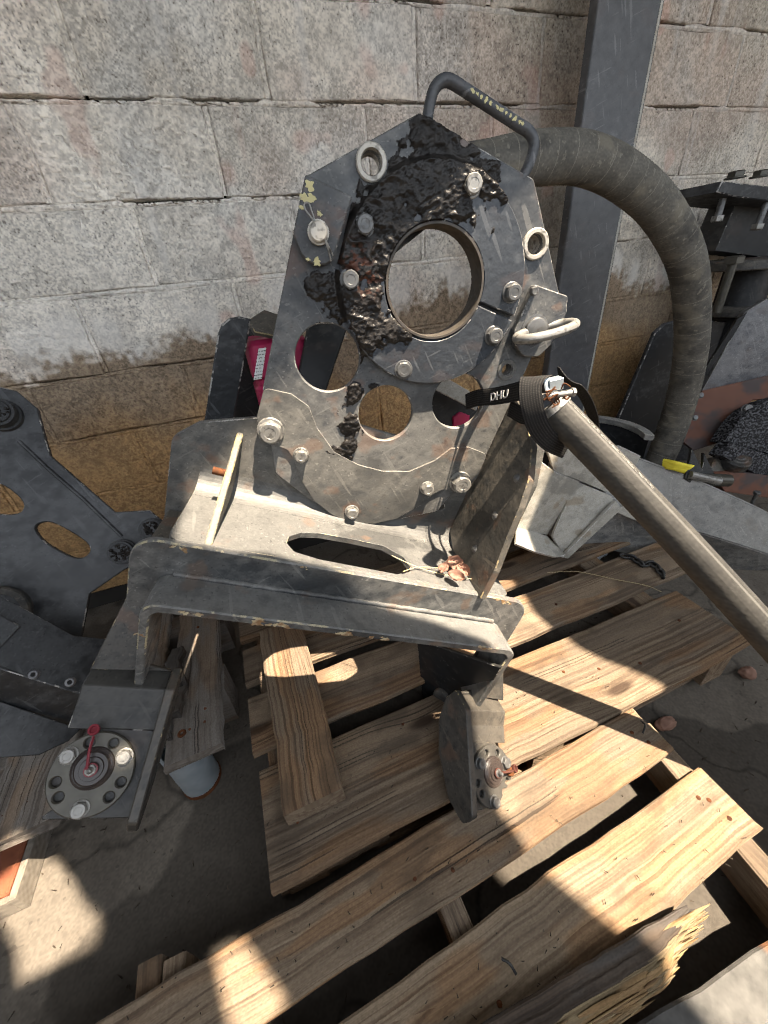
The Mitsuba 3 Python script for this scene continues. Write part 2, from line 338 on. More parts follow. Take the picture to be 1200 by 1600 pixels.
mat('m_disc', zinc((0.036, 0.034, 0.028), (0.082, 0.077, 0.062)), 0.4, metallic=0.35)
mat('m_dirtydisc', zinc((0.030, 0.029, 0.027), (0.075, 0.071, 0.062)), 0.5, metallic=0.2)
mat('m_hub', (0.030, 0.024, 0.022), 0.3)
def grease_col(p, n, uv):
    f = fbm(p.x * 70, p.y * 70, p.z * 70, 3)
    b = mix((0.0035, 0.0032, 0.0032), (0.021, 0.018, 0.0155), f * f * 1.6)
    return mix(b, C(0.075, 0.026, 0.014), uv.x * smoothstep(0.46, 0.60, fbm(p.x * 150 + 7, p.y * 150, p.z * 150, 2)))
mat('m_grease', grease_col, lambda p, n, uv: 0.30 + 0.30 * noise(p.x * 40, p.y * 40, p.z * 40), bump=lambda p, n, uv: 0.003 * fbm(p.x * 120, p.y * 120, p.z * 120, 3), spec=0.24)
def hose_col(p, n, uv):
    wrap = dr.abs(dr.sin(math.pi * (uv.y / 0.055 + 0.12 * dr.sin(uv.x / 0.0515) + 0.25 * noise(uv.y * 9.0, 3.0))))
    q = fbm(p.x * 22, p.y * 22, p.z * 22, 4); h = noise(p.x * 260, p.y * 260, p.z * 260)
    b = mix((0.042, 0.040, 0.035), (0.118, 0.110, 0.093), q) * (0.75 + 0.5 * h)
    b = mix(b, C(0.155, 0.138, 0.105), 0.5 * smoothstep(0.52, 0.68, fbm(p.x * 14 + 9, p.y * 14, p.z * 20, 4)))
    b = mix(b, C(0.020, 0.019, 0.018), 0.5 * smoothstep(0.56, 0.66, fbm(p.x * 17 + 29, p.y * 17, p.z * 17, 4)))
    s1 = fbm(p.x * 30 + p.z * 90, p.y * 20, p.z * 30 - p.x * 90, 3)
    b = mix(b, C(0.19, 0.175, 0.14), 0.5 * smoothstep(0.66, 0.76, s1))
    return mix(b, C(0.20, 0.185, 0.15), 0.6 * smoothstep(0.09, 0.02, wrap) * smoothstep(0.25, 0.5, noise(p.x * 26, p.y * 26, p.z * 26)))
mat('m_hose', hose_col, 0.75, bump=lambda p, n, uv: -0.0014 * smoothstep(0.14, 0.0, dr.abs(dr.sin(math.pi * (uv.y / 0.055 + 0.12 * dr.sin(uv.x / 0.0515) + 0.25 * noise(uv.y * 9.0, 3.0))))) + 0.0012 * fbm(p.x * 110, p.y * 110, p.z * 110, 3), spec=0.3)
def pole_col(p, n, uv):
    b = mix((0.016, 0.0155, 0.0145), (0.042, 0.040, 0.035), fbm(p.x * 20, p.y * 20, p.z * 20, 4))
    b = b * (0.75 + 0.5 * noise(p.x * 200, p.y * 200, p.z * 200))
    b = mix(b, C(0.062, 0.053, 0.038), 0.5 * smoothstep(0.66, 0.74, fbm(p.x * 14 + 3, p.y * 14, p.z * 14, 3)))
    lay = smoothstep(0.0035, 0.001, dr.abs(uv.x - 0.165))
    b = mix(b, C(0.12, 0.115, 0.105), 0.5 * lay)
    ink = smoothstep(0.004, 0.003, dr.abs(uv.x - 0.157)) * smoothstep(0.5, 0.55, cell_rand(dr.floor(uv.y * 260.0), dr.floor(uv.x * 700.0), 1.0)) * smoothstep(0.46, 0.5, cell_rand(dr.floor(uv.y * 9.0), 2.0, 5.0))
    return mix(b, C(0.16, 0.16, 0.15), 0.7 * ink)
mat('m_pole', pole_col, 0.7, bump=lambda p, n, uv: 0.0008 * fbm(p.x * 160, p.y * 160, p.z * 160, 3), spec=0.35)
mat('m_strap', lambda p, n, uv: mix((0.007, 0.007, 0.0075), (0.032, 0.031, 0.029), smoothstep(-0.2, 1.0, dr.sin(uv.x * 1500.0) * 0.7 + 0.5 * dr.sin(uv.y * 2200.0))), 0.9, spec=0.15)
mat('m_letter', lambda p, n, uv: mix((0.30, 0.30, 0.29), (0.55, 0.55, 0.53), noise(p.x * 700, p.y * 700, p.z * 700)), 0.85)
mat('m_rusty', lambda p, n, uv: mix((0.11, 0.040, 0.014), (0.05, 0.022, 0.012), noise(p.x * 150, p.y * 150, p.z * 150)), 0.9, spec=0.2)
mat('m_rustplate', lambda p, n, uv: mix(mix((0.080, 0.034, 0.022), (0.155, 0.068, 0.043), fbm(p.x * 8, p.y * 8, p.z * 8, 4)), C(0.055, 0.042, 0.040), smoothstep(0.50, 0.68, fbm(p.x * 13 + 5, p.y * 13, p.z * 13, 4))), 0.75, bump=steel_bump)
mat('m_yellow', lambda p, n, uv: mix((0.55, 0.46, 0.03), (0.70, 0.62, 0.06), noise(p.x * 60, p.y * 60, p.z * 240)), 0.7)
mat('m_red', lambda p, n, uv: mix((0.25, 0.009, 0.045), (0.34, 0.018, 0.075), fbm(p.x * 20, p.y * 20, p.z * 20, 3)), 0.42, spec=0.5)
mat('m_redcap', (0.17, 0.022, 0.032), 0.45)
mat('m_olcap', (0.06, 0.022, 0.016), 0.5)
mat('m_paper', lambda p, n, uv: mix((0.62, 0.62, 0.60), (0.15, 0.15, 0.15), smoothstep(0.55, 0.6, dr.sin(p.z * 900.0)) * smoothstep(0.4, 0.5, noise(p.x * 500, p.z * 260, 1.0))), 0.7)
mat('m_tread', lambda p, n, uv: mix((0.007, 0.007, 0.008), (0.085, 0.088, 0.095), smoothstep(0.35, 0.85, noise(p.x * 200, p.y * 200, p.z * 200))), 0.85, bump=lambda p, n, uv: 0.006 * noise(p.x * 170, p.y * 170, p.z * 170), spec=0.3)
mat('m_leaf', lambda p, n, uv: mix((0.13, 0.072, 0.052), (0.27, 0.165, 0.125), fbm(p.x * 50, p.y * 50, p.z * 50, 3)), 0.8, spec=0.2)
mat('m_straw', (0.34, 0.27, 0.15), 0.7)
mat('m_brick', lambda p, n, uv: mix((0.13, 0.036, 0.018), (0.22, 0.078, 0.036), fbm(p.x * 60, p.y * 60, p.z * 60, 3)), 0.9, bump=lambda p, n, uv: 0.003 * fbm(p.x * 120, p.y * 120, p.z * 120, 3))
mat('m_rim', lambda p, n, uv: mix((0.10, 0.088, 0.072), (0.19, 0.168, 0.138), noise(p.x * 120, p.y * 120, p.z * 120)), 0.9)
mat('m_paint', (0.40, 0.36, 0.19), 0.8)
mat('m_dirt', lambda p, n, uv: mix((0.02, 0.017, 0.014), (0.07, 0.055, 0.04), noise(p.x * 160, p.y * 160, p.z * 160)), 0.95, spec=0.1)
mat('m_blocker', lambda p, n, uv: mix((0.07, 0.07, 0.07), (0.12, 0.117, 0.113), fbm(p.x * 3, p.y * 3, 1.0, 3)), 0.7)  # plain grey of the added unseen sheet and walls that block light

def wood(light, dark, grey, freq=85.0, greyness=0.4):
    def fn(p, n, uv):
        x, y = uv.x, uv.y
        end = smoothstep(500.0, 600.0, y)
        yy = dr.select(y > 500.0, y - 1000.0, y)
        bid = dr.floor(yy / 3.7 + 0.02)
        r = cell_rand(bid, 3.0); r2 = cell_rand(bid, 8.0)
        d1, d2, kid = voronoi(x * 2.3 + r * 17, yy * 7.0)
        isk = smoothstep(0.55, 0.62, kid)
        yw = yy + 0.022 * (fbm(x * 1.5 + r * 30, yy * 4.0, r2 * 9, 2) - 0.5) + 0.020 * smoothstep(0.42, 0.0, d1) * isk
        g1 = noise(x * 0.7 + r * 9, yw * freq * 2.3 * (0.7 + 0.6 * r2), 4.0)
        g2 = noise(x * 2.0, yw * freq * 4.3, 6.0)
        g3 = noise(x * 16.0, yy * 950.0, 1.0)
        late = smoothstep(0.46, 0.72, 0.55 * g1 + 0.45 * g2)
        b = mix(light, dark, (0.30 + 0.34 * r2) * late + 0.30 * g3 + 0.22 * smoothstep(0.35, 0.75, fbm(x * 3.0 + r * 4, yw * 22.0, 2.0, 3)))
        b = mix(b, C(*grey), greyness * smoothstep(0.30, 0.72, fbm(x * 5 + r * 11, yy * 30, 3.0, 4)))
        b = b * (0.82 + 0.36 * r) * (0.86 + 0.28 * noise(x * 300.0, yy * 500.0, 2.0))
        b = mix(b, C(0.030, 0.018, 0.012), 0.85 * smoothstep(0.13, 0.05, d1) * isk)
        b = mix(b, C(0.025, 0.017, 0.012), 0.8 * smoothstep(0.80, 0.86, fbm(x * 2.2 + r * 7, yw * 90 + 4, 5.0, 3)))
        b = mix(b, b * C(1.08, 0.92, 0.78), smoothstep(0.52, 0.64, fbm(x * 5 + 3 + r * 8, yy * 22, 4.0, 3)))
        b = mix(b, C(0.018, 0.012, 0.009), 0.75 * smoothstep(0.0016, 0.0004, dr.abs(dr.abs(yw - dr.floor(yw / 0.05 + r) * 0.05 + r * 0.05 - 0.025) - 0.008 * r2)) * smoothstep(0.72, 0.78, noise(x * 2.6 + r * 19, dr.floor(yw / 0.05 + r), 3.0)))
        b = mix(b, C(0.05, 0.038, 0.028), 0.5 * smoothstep(0.56, 0.74, fbm(x * 7 + 19 + r * 5, yy * 14, 8.0, 4)))
        e = mix(light, dark, 0.6 * noise(x * 160, yy * 160, 1.0) + 0.4 * noise(x * 30, yy * 500, 2.0))
        return mix(b, e * 0.95, end)
    return fn
def wood_bump(p, n, uv):
    x, y = uv.x, uv.y
    bid = dr.floor(y / 3.7 + 0.02); r = cell_rand(bid, 3.0); r2 = cell_rand(bid, 8.0)
    yw = y + 0.022 * (fbm(x * 1.5 + r * 30, y * 4.0, r2 * 9, 2) - 0.5)
    return 0.0010 * noise(x * 16.0, y * 950.0, 1.0) + -0.0022 * noise(x * 0.7 + r * 9, yw * 195.5 * (0.7 + 0.6 * r2), 4.0) - 0.0012 * noise(x * 2.0, yw * 365.0, 6.0) + 0.001 * fbm(p.x * 60, p.y * 60, p.z * 60, 2)
mat('m_wood', wood((0.216, 0.164, 0.113), (0.074, 0.049, 0.032), (0.112, 0.091, 0.071), 85, 0.45), 0.85, bump=wood_bump, eps=4e-4, spec=0.2)
mat('m_woodnew', wood((0.232, 0.180, 0.124), (0.098, 0.067, 0.043), (0.140, 0.115, 0.087), 85, 0.3), 0.85, bump=wood_bump, eps=4e-4, spec=0.2)
mat('m_woodgrey', wood((0.165, 0.145, 0.125), (0.065, 0.054, 0.045), (0.20, 0.19, 0.175), 110, 0.55), 0.9, bump=wood_bump, eps=4e-4, spec=0.15)
mat('m_wooddark', wood((0.060, 0.052, 0.045), (0.022, 0.019, 0.017), (0.09, 0.086, 0.08), 60, 0.35), 0.8, bump=wood_bump, eps=4e-4, spec=0.25)
mat('m_splinter', wood((0.235, 0.182, 0.105), (0.075, 0.050, 0.026), (0.16, 0.13, 0.09), 150, 0.2), 0.85, bump=wood_bump, eps=4e-4, spec=0.2)
mat('m_plank', lambda p, n, uv: mix(mix((0.022, 0.022, 0.021), (0.100, 0.098, 0.092), fbm(p.x * 60, p.y * 60, 2.0, 4)), C(0.13, 0.055, 0.02), 0.8 * smoothstep(0.60, 0.72, fbm(p.x * 9 + 3, p.y * 9, 4.0, 3))), 0.8, bump=lambda p, n, uv: 0.001 * fbm(p.x * 150, p.y * 150, 2.0, 3))

# ------------------------------------------------------------------ setting: floor, added shade sheet and walls
g = np.array([(-8, -9, 0), (9, -9, 0), (9, 3, 0), (-8, 3, 0)], float)
obj('floor', (g, np.array([[0, 1, 2], [0, 2, 3]]), g[:, :2]), 'm_floor', kind='structure', label='worn stained concrete floor', smooth=False)


# added unseen sheet overhead: blocks the sun, openings cut to shape the lit patches
def ragged(pts, amp, seed, step=0.05):
    r = np.random.default_rng(seed); pts = [A(*p) for p in pts]; out = []
    for a_, b_ in zip(pts, pts[1:] + pts[:1]):
        k = max(1, int(np.linalg.norm(b_ - a_) / step)); d_ = nrm(b_ - a_); q_ = A(-d_[1], d_[0])
        out += [a_ + (b_ - a_) * t / k + q_ * r.normal() * amp * (t > 0) for t in range(k)]
    return np.array(out)
opening = ragged([(0.445, 0.315), (0.440, 0.095), (0.47, 0.085), (0.60, 0.06), (0.70, 0.02), (0.93, -0.10), (1.045, -0.17), (1.06, -0.38), (1.09, -0.52), (1.16, -0.64), (1.205, -0.76), (1.205, -0.80), (1.61, -0.80), (1.60, -0.34), (1.505, -0.19), (1.475, -0.03), (1.50, 0.10), (1.53, 0.315)], 0.004, 3)
hole1 = ragged([(0.05, -0.15), (0.13, -0.095), (0.21, -0.18), (0.295, -0.285), (0.29, -0.315), (0.16, -0.315), (0.13, -0.25)], 0.003, 4)
hole2 = ragged([(0.515, -0.415), (0.56, -0.415), (0.625, -0.515), (0.575, -0.545), (0.54, -0.505)], 0.003, 5)
hole3 = circ(0.37, -0.14, 0.012, 10)
obj('shade_sheet', prism([(-2.6, -0.82), (5.2, -0.82), (5.2, 1.62), (-2.6, 1.62)], 2.60, 2.606, [opening, hole1, hole2, hole3], 0.0), 'm_blocker', kind='structure', label='added unseen sheet overhead with openings that shape the sun patches')

# added unseen walls behind and beside the camera, put in to cut sky light
tag(obj('low_blocker', box((-3.2, -1.50, 0.0), (3.4, -1.33, 1.22), 0.01), 'm_blocker'), 'added unseen low wall cutting sky light from the front', 'wall')
tag(obj('side_blocker', box((4.6, -1.2, 0.0), (4.75, 1.6, 2.58), 0.01), 'm_blocker'), 'added unseen wall cutting sky light from the right', 'wall')
tag(obj('side_blocker', box((-2.55, -1.2, 0.0), (-2.4, 1.48, 2.58), 0.01), 'm_blocker'), 'added unseen wall cutting sky light from the right', 'wall')

# ------------------------------------------------------------------ the block wall
WY = 1.485
wall = thing('block_wall', 'rough grey concrete block wall, damp and ochre stained along its foot', 'wall')
COURSES = [(2.30, 2.50, 0.06), (2.10, 2.30, 0.259), (1.90, 2.10, 0.27), (1.70, 1.90, 0.06), (1.50, 1.70, 0.259), (1.30, 1.50, 0.088), (1.10, 1.30, 0.27), (0.885, 1.10, 0.044), (0.70, 0.885, 0.26), (0.50, 0.70, 0.05), (0.30, 0.50, 0.27), (0.10, 0.30, 0.05)]
def rough_block(x0, x1, z0, z1, seed):
    """A block face with worn uneven corners: front face, chamfer and sides."""
    r = np.random.default_rng(seed); nx, nz = 5, 3
    d = 0.11
    xs, zs = np.linspace(x0, x1, nx), np.linspace(z0, z1, nz)
    per = [(x, z0) for x in xs] + [(x1, z) for z in zs[1:]] + [(x, z1) for x in xs[::-1][1:]] + [(x0, z) for z in zs[::-1][1:-1]]
    per = np.array(per); k = len(per); ctr = per.mean(0)
    per = per + r.normal(0, 0.0022, per.shape)
    inn = ctr + (per - ctr) * (1 - 0.007 / np.maximum(np.abs(per - ctr).max(1, keepdims=True), 0.05)) + r.normal(0, 0.001, per.shape)
    dy = r.normal(0, 0.0015)
    f_in = np.c_[inn[:, 0], np.full(k, WY + dy) + r.normal(0, 0.0006, k), inn[:, 1]]
    f_out = np.c_[per[:, 0], np.full(k, WY + dy + 0.006), per[:, 1]]
    f_b = np.c_[per[:, 0], np.full(k, WY + d), per[:, 1]]
    V = np.vstack([f_in, f_out, f_b, [[ctr[0], WY + dy - 0.0008, ctr[1]]]])
    i = np.arange(k); j = (i + 1) % k
    F = np.vstack([np.c_[np.full(k, 3 * k), i, j], np.c_[i, i + k, j + k], np.c_[i, j + k, j], np.c_[i + k, i + 2 * k, j + 2 * k], np.c_[i + k, j + 2 * k, j + k]])
    return V, F, np.tile([0.0, seed + 0.5], (len(V), 1))
BL, JT = 0.44, 0.010
n = 0
for ci, (z0, z1, ph) in enumerate(COURSES):
    x = ph - BL * 5
    while x < 3.6:
        if x + BL > -1.25:
            n += 1
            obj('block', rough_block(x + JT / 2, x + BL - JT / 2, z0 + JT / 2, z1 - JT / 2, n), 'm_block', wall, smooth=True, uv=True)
        x += BL
# mortar: irregular strips, nearly flush; where a bed joint has cracked open a gap is left under the upper block
ms = []
def strip(P0, P1, half, gapfn, seed, n=40):
    """A mortar strip between P0 and P1 (x, z), half width, its far side drawn back by gapfn(t)."""
    P0, P1 = np.array(P0), np.array(P1); d = nrm(P1 - P0); q = A(-d[1], d[0]); r = np.random.default_rng(seed)
    V = []
    for t in np.linspace(0, 1, n + 1):
        c = P0 + (P1 - P0) * t
        nz = [float(x_) for x_ in meshkit.fbm(np.array([[c[0] * 14 + k_ * 7.7, c[1] * 14, seed * 1.3] for k_ in range(3)]), 3)]
        yy = WY + 0.0022 + 0.006 * (nz[0] - 0.3)
        gp_ = gapfn(c) * (0.6 + 0.8 * r.random())
        lo = half + 0.000 + 0.016 * max(0.0, nz[1] - 0.48)
        hi = (half + 0.000 + 0.016 * max(0.0, nz[2] - 0.48)) if gp_ < 0.0015 else half - gp_
        for s, dy in ((-lo, 0.0055), (-lo + 0.004, 0.0008), (0.0, 0.0), (hi - 0.004, 0.0008), (hi, 0.0055 if gp_ < 0.0015 else 0.004), (hi, 0.05)):
            e = c + q * s; V.append((e[0], yy + dy, e[1]))
    V = np.array(V); i, j = np.meshgrid(np.arange(n), np.arange(5), indexing='ij')
    f = np.stack([i * 6 + j, (i + 1) * 6 + j, (i + 1) * 6 + j + 1, i * 6 + j + 1], -1).reshape(-1, 4)
    return V, np.vstack([f[:, [0, 1, 2]], f[:, [0, 2, 3]]]), np.zeros((len(V), 2))
CRACKS = {1.70: [(0.48, 0.82), (1.0, 1.32), (1.55, 1.75), (2.0, 2.5)], 1.50: [(-0.5, -0.02), (0.02, 0.26), (0.36, 1.1), (1.6, 1.9)], 1.30: [(-0.2, 0.12), (0.13, 0.40), (1.7, 1.8)], 1.10: [(0.2, 0.5), (1.25, 1.7)], 0.885: [(-0.62, -0.36), (-0.30, 0.1)], 0.70: [(-0.6, 0.3)]}
for ci, (z0, z1, ph) in enumerate(COURSES):
    def gap(c, z=z1):
        a = max([min(1.0, max(0.0, (c[0] - u) / 0.05), max(0.0, (w - c[0]) / 0.05)) if u < c[0] < w else 0.0 for u, w in CRACKS.get(round(z, 3), [])] + [0.0])
        return 0.0085 * a * (0.35 + 1.0 * float(meshkit.fbm(np.array([c[0] * 9, z * 7, 0.5]), 2)))
    ms.append(strip((-1.3, z1), (3.7, z1), 0.008, gap, ci, 420))
    x = ph - BL * 5
    while x < 3.7:
        if x > -1.25: ms.append(strip((x, z0 + 0.008), (x, z1 - 0.008), 0.008, lambda c: 0.0, 950 + int(x * 100) + ci, 24))
        x += BL
mm = join(*ms)
mm = (mm[0], mm[1], mm[2] + A(0, 0.5))
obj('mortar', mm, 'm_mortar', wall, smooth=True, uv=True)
obj('core', box((-1.3, WY + 0.045, 0.0), (3.7, WY + 0.16, 2.58), 0.004), 'm_gap', wall)

# ------------------------------------------------------------------ the bracket (device frame: U right, V up, N towards the viewer, all in metres)
ORG = A(*[0.3773,0.7524,1.059]); U = A(*[0.8909,-0.1838,-0.4154]); V_ = A(*[0.4167,-0.0336,0.9084]); N = A(*[-0.1809,-0.9824,0.0467])
dv = lambda u, v, n=0.0: ORG + u * U + v * V_ + n * N
KD = 0.975
def dsc(X): return A(*EYE) + KD * (np.asarray(X, float) - A(*EYE))
def dev(m):
    m = xf(m, ORG, U, V_, N)
    return dsc(m[0]), m[1], m[2]
dk = thing('machine_bracket', 'large dark steel bracket with a split ring clamp smeared in black grease, leaning on pallets', 'bracket')
def mir(half): return list(half) + [(-a, b) for a, b in reversed(half)]
# clamp plate
TOP, RB = 0.0, 0.093
outA = rounded(mir([(0.111, 0.206), (0.258, 0.066), (0.2585, -0.279), (0.20, -0.45), (0.1, -0.50)]), [0.012, 0.012, 0.004, 0.02, 0.05, 0.05, 0.02, 0.004, 0.012, 0.012])
bushes = [(-0.163, 0.121), (0.161, 0.124)]
holesA = [circ(0, 0, RB - 0.001, 64), circ(-0.152, -0.187, 0.0625, 48), circ(-0.006, -0.256, 0.0585, 48), circ(0.139, -0.185, 0.058, 48), circ(0.215, -0.092, 0.012, 24)] + [circ(a, b, 0.016, 28) for a, b in bushes]
obj('clamp_plate', dev(prism(outA, -0.015, 0.0, holesA, 0.002)), 'm_steel', dk)
# the two halves of the split ring, a few millimetres apart, their sleeve inside
def half_ring(sign, r0, r1, gap=0.0022, n=44):
    a = np.linspace(gap / r1, math.pi - gap / r1, n) if sign > 0 else np.linspace(math.pi + gap / r1, 2 * math.pi - gap / r1, n)
    return np.vstack([np.c_[r1 * np.cos(a), r1 * np.sin(a)], np.c_[r0 * np.cos(a[::-1]), r0 * np.sin(a[::-1])]])
for s, off in ((1, 0.0), (-1, -0.004)):
    r = half_ring(s, RB, 0.1735); r[:, 1] += off
    obj('clamp_half', dev(prism(r, 0.0004, 0.017, (), 0.002)), 'm_ring', dk)
obj('bore_sleeve', dev(lathe([(RB, 0.0175), (RB - 0.004, 0.0175), (RB - 0.0052, 0.016), (RB - 0.0052, -0.034), (RB, -0.034), (RB, -0.016)], 72)), 'm_bore', dk, smooth=40)
# back plate with its lower wing plates
outC = rounded(mir([(0.10, -0.30), (0.262, -0.345), (0.367, -0.386), (0.413, -0.43), (0.411, -0.70), (0.355, -0.70), (0.352, -0.555), (0.1, -0.545)]), [0, 0.01, 0.02, 0.03, 0.006, 0.01, 0.02, 0, 0, 0.02, 0.01, 0.006, 0.03, 0.02, 0.01, 0])
obj('back_plate', dev(prism(outC, -0.034, -0.0165, [circ(0.212, -0.443, 0.0105, 24)], 0.002)), 'm_dusty', dk)
# crescent plate bolted over the foot of the clamp plate
Dh = [(0.030, -0.381), (0.089, -0.366), (0.138, -0.325), (0.165, -0.286), (0.204, -0.272), (0.256, -0.276), (0.2585, -0.335), (0.247, -0.371), (0.212, -0.385), (0.186, -0.387), (0.167, -0.406), (0.150, -0.440), (0.103, -0.491), (0.051, -0.518), (0.0, -0.524)]
Dp = Dh + [(-a, b) for a, b in reversed(Dh[:-1])]
obj('crescent_plate', dev(prism(rounded(Dp, 0.012, 4), 0.0005, 0.0062, (), 0.0004)), 'm_dusty', dk)
# cover plates at both shoulders
covL = [(-0.2565, 0.0645), (-0.180, 0.0645), (-0.186, -0.028), (-0.196, -0.040), (-0.216, -0.047), (-0.238, -0.041), (-0.2575, -0.017)]
obj('cover_plate', dev(prism(rounded(covL, [0.004, 0.004, 0.008, 0.01, 0.02, 0.02, 0.01]), 0.0005, 0.024, (), 0.002)), 'm_steel', dk)
covR = [(0.262, 0.070), (0.186, 0.064), (0.186, -0.020), (0.200, -0.044), (0.228, -0.058), (0.262, -0.048), (0.281, -0.008), (0.276, 0.044)]
obj('cover_plate', dev(prism(rounded(covR, [0.006, 0.004, 0.01, 0.01, 0.02, 0.02, 0.01, 0.01]), 0.0005, 0.018, (), 0.002)), 'm_steel', dk)
# bushings
for (a, b) in bushes:
    obj('bushing', dev(lathe([(0.0165, -0.036), (0.0165, 0.004), (0.018, 0.0065), (0.0235, 0.0065), (0.0255, 0.0045), (0.0255, 0.0)], 40, (a, b, 0))), 'm_bush', dk, smooth=40)
obj('bushing', dev(lathe([(0.0125, -0.03), (0.0125, 0.003), (0.0205, 0.003), (0.0215, 0.0)], 32, (0.215, -0.092, 0))), 'm_dusty', dk, smooth=40)
# ring bolts, crescent bolts
for k, (a, b) in enumerate([(0.003, 0.151), (0.147, 0.036), (0.147, -0.043), (-0.005, -0.159), (-0.150, -0.047), (-0.150, 0.036)]):
    obj('bolt', dev(hexbolt((a, b, 0.0165), (0, 0, 1), 0.0158, 0.017 if k != 3 else 0.009, 0.0185, k * 0.31)), 'm_zinc' if k == 0 else 'm_zincdark', dk, smooth=None, label=('bright zinc ring bolt' if k == 0 else None))
for k, (a, b, r, h) in enumerate([(-0.227, -0.356, 0.0235, 0.023), (0.219, -0.357, 0.0225, 0.026), (-0.156, -0.391, 0.0145, 0.017), (0.146, -0.393, 0.0145, 0.018), (-0.010, -0.497, 0.0145, 0.018)]):
    obj('bolt', dev(hexbolt((a, b, 0.0060), (0, 0, 1), r, h, r * 1.17, k * 0.5 + 0.2)), 'm_zinc', dk)
# pin with split cotter on the left cover
pn = obj('pin', dev(lathe([(0, 0.046), (0.0125, 0.046), (0.0145, 0.044), (0.0145, 0.036), (0.0175, 0.036), (0.0175, 0.0235)], 28, (-0.219, -0.002, 0))), 'm_bush', dk, smooth=40)
cp = [(-0.188, -0.024, 0.030), (-0.204, -0.010, 0.038), (-0.224, 0.006, 0.041), (-0.243, 0.017, 0.039), (-0.249, 0.025, 0.037), (-0.243, 0.029, 0.037), (-0.236, 0.021, 0.039), (-0.222, 0.003, 0.042), (-0.202, -0.014, 0.037), (-0.189, -0.033, 0.029)]
obj('cotter', dev(tube(smooth_path(cp, 5), 0.0014, 8)), 'm_zinc', pn, smooth=True)
# swivel eye on the right cover
se = obj('swivel_base', dev(lathe([(0, 0.030), (0.019, 0.030), (0.023, 0.027), (0.024, 0.020), (0.029, 0.0195), (0.029, 0.0175)], 32, (0.226, -0.006, 0))), 'm_zincdark', dk, smooth=40)
rc = A(*[0.5695,0.6565,0.9626]); e1 = nrm(A(*[0.9669,-0.2292,0.1123])); e2 = nrm(A(*[0.6749,0.8105,0.0109]))
a = np.linspace(0, 2 * math.pi, 49)[:-1]
obj('lifting_ring', tube(dsc(rc) + np.outer(0.057 * np.cos(a), e1) + np.outer(0.050 * np.sin(a), e2), 0.0085, 16, closed=True), 'm_zinc', dk, smooth=True)
obj('stub', dev(hexbolt(tuple([0.187,0.0523,0.018]), (0, 0, 1), 0.008, 0.012, 0, 0.2)), 'm_zincdark', dk)
# lifting handle, bent from round bar
hp = [(*q, -0.008) for q in [[-0.0942,0.2076],[-0.0972,0.2231],[-0.0974,0.2425],[-0.0895,0.2557],[-0.0762,0.2612],[-0.0463,0.2613],[0.0019,0.2604],[0.0501,0.2594],[0.0738,0.2588],[0.0889,0.251],[0.0942,0.2373],[0.0953,0.2215],[0.0936,0.2081],[0.093,0.1995]]]
hd = obj('handle', dev(tube(smooth_path(hp, 5), 0.0088, 14)), 'm_post', dk, smooth=True)
# dabs of yellow paint: thin ragged flakes on the bar and on the plates
def flake(c, r, seed, n_=15, sq=1.0, rot=0.0, t_=0.0004):
    g_ = np.random.default_rng(seed); a_ = np.arange(n_) / n_ * 2 * math.pi
    q_ = r * (0.45 + 0.75 * g_.random(n_)); x_, y_ = q_ * np.cos(a_) * sq, q_ * np.sin(a_)
    return xf(prism(np.c_[x_ * math.cos(rot) - y_ * math.sin(rot), x_ * math.sin(rot) + y_ * math.cos(rot)], 0, t_, (), 0.0), c, (1, 0, 0), (0, 1, 0), (0, 0, 1))
hpath = smooth_path(hp, 12); q = []
for k in range(12):
    c = hpath[62 + int(k * 2.2)]; t = nrm(hpath[63 + int(k * 2.2)] - hpath[61 + int(k * 2.2)])
    q.append(flake(c + (0, 0, 0.0087), 0.0032, 30 + k, 11, 0.8 + 0.8 * (k % 3 == 0), math.atan2(t[1], t[0]) + 1.2 * (k % 2)))
obj('paint_mark', dev(join(*q)), 'm_paint', hd, kind='stuff')
q = [flake(c, r, 60 + k, 17, 1.3) for k, (c, r) in enumerate([((-0.246, 0.052, 0.0242), 0.007), ((-0.240, 0.038, 0.0242), 0.006), ((-0.250, 0.034, 0.0242), 0.007), ((-0.252, 0.022, 0.0242), 0.004), ((-0.224, 0.024, 0.0242), 0.004), ((-0.212, -0.041, 0.0242), 0.007), ((-0.226, -0.043, 0.0242), 0.003)])]
obj('paint_mark', dev(join(*q)), 'm_paint', dk, kind='stuff')
# chips of cream primer and rust along the yoke's edges
def chips(spec, seed):
    g_ = np.random.default_rng(seed); q_ = []
    for (u_, v_, n_, r_, k_) in spec:
        for j_ in range(k_):
            q_.append(flake((u_ + g_.normal() * 0.012, v_ + g_.normal() * 0.0022, n_), r_ * (0.4 + 0.8 * g_.random()), seed * 100 + len(q_), 13, 1.9, g_.normal() * 0.3))
    return q_
for c_ in chips([(-0.285, -0.5975, 0.2956, 0.004, 3), (-0.175, -0.6005, 0.2956, 0.005, 4), (-0.135, -0.6005, 0.2956, 0.006, 5), (-0.02, -0.6005, 0.2956, 0.005, 5), (0.05, -0.6005, 0.2956, 0.004, 4), (0.27, -0.598, 0.2956, 0.004, 3), (-0.345, -0.66, 0.2956, 0.003, 3), (-0.33, -0.532, 0.2146, 0.004, 2), (0.33, -0.531, 0.2146, 0.0045, 4), (-0.12, -0.532, 0.2146, 0.003, 3)], 9):
    obj('paint_chip', dev(c_), 'm_chip', dk)
# rear half plate seen through the upper left of the bore
obj('rear_plate', dev(prism([[-0.1439,-0.0697],[-0.0894,0.0103],[-0.028,0.0915],[-0.065,0.1238],[-0.1625,0.0768]], -0.085, -0.06, (), 0.002)), 'm_black', dk)
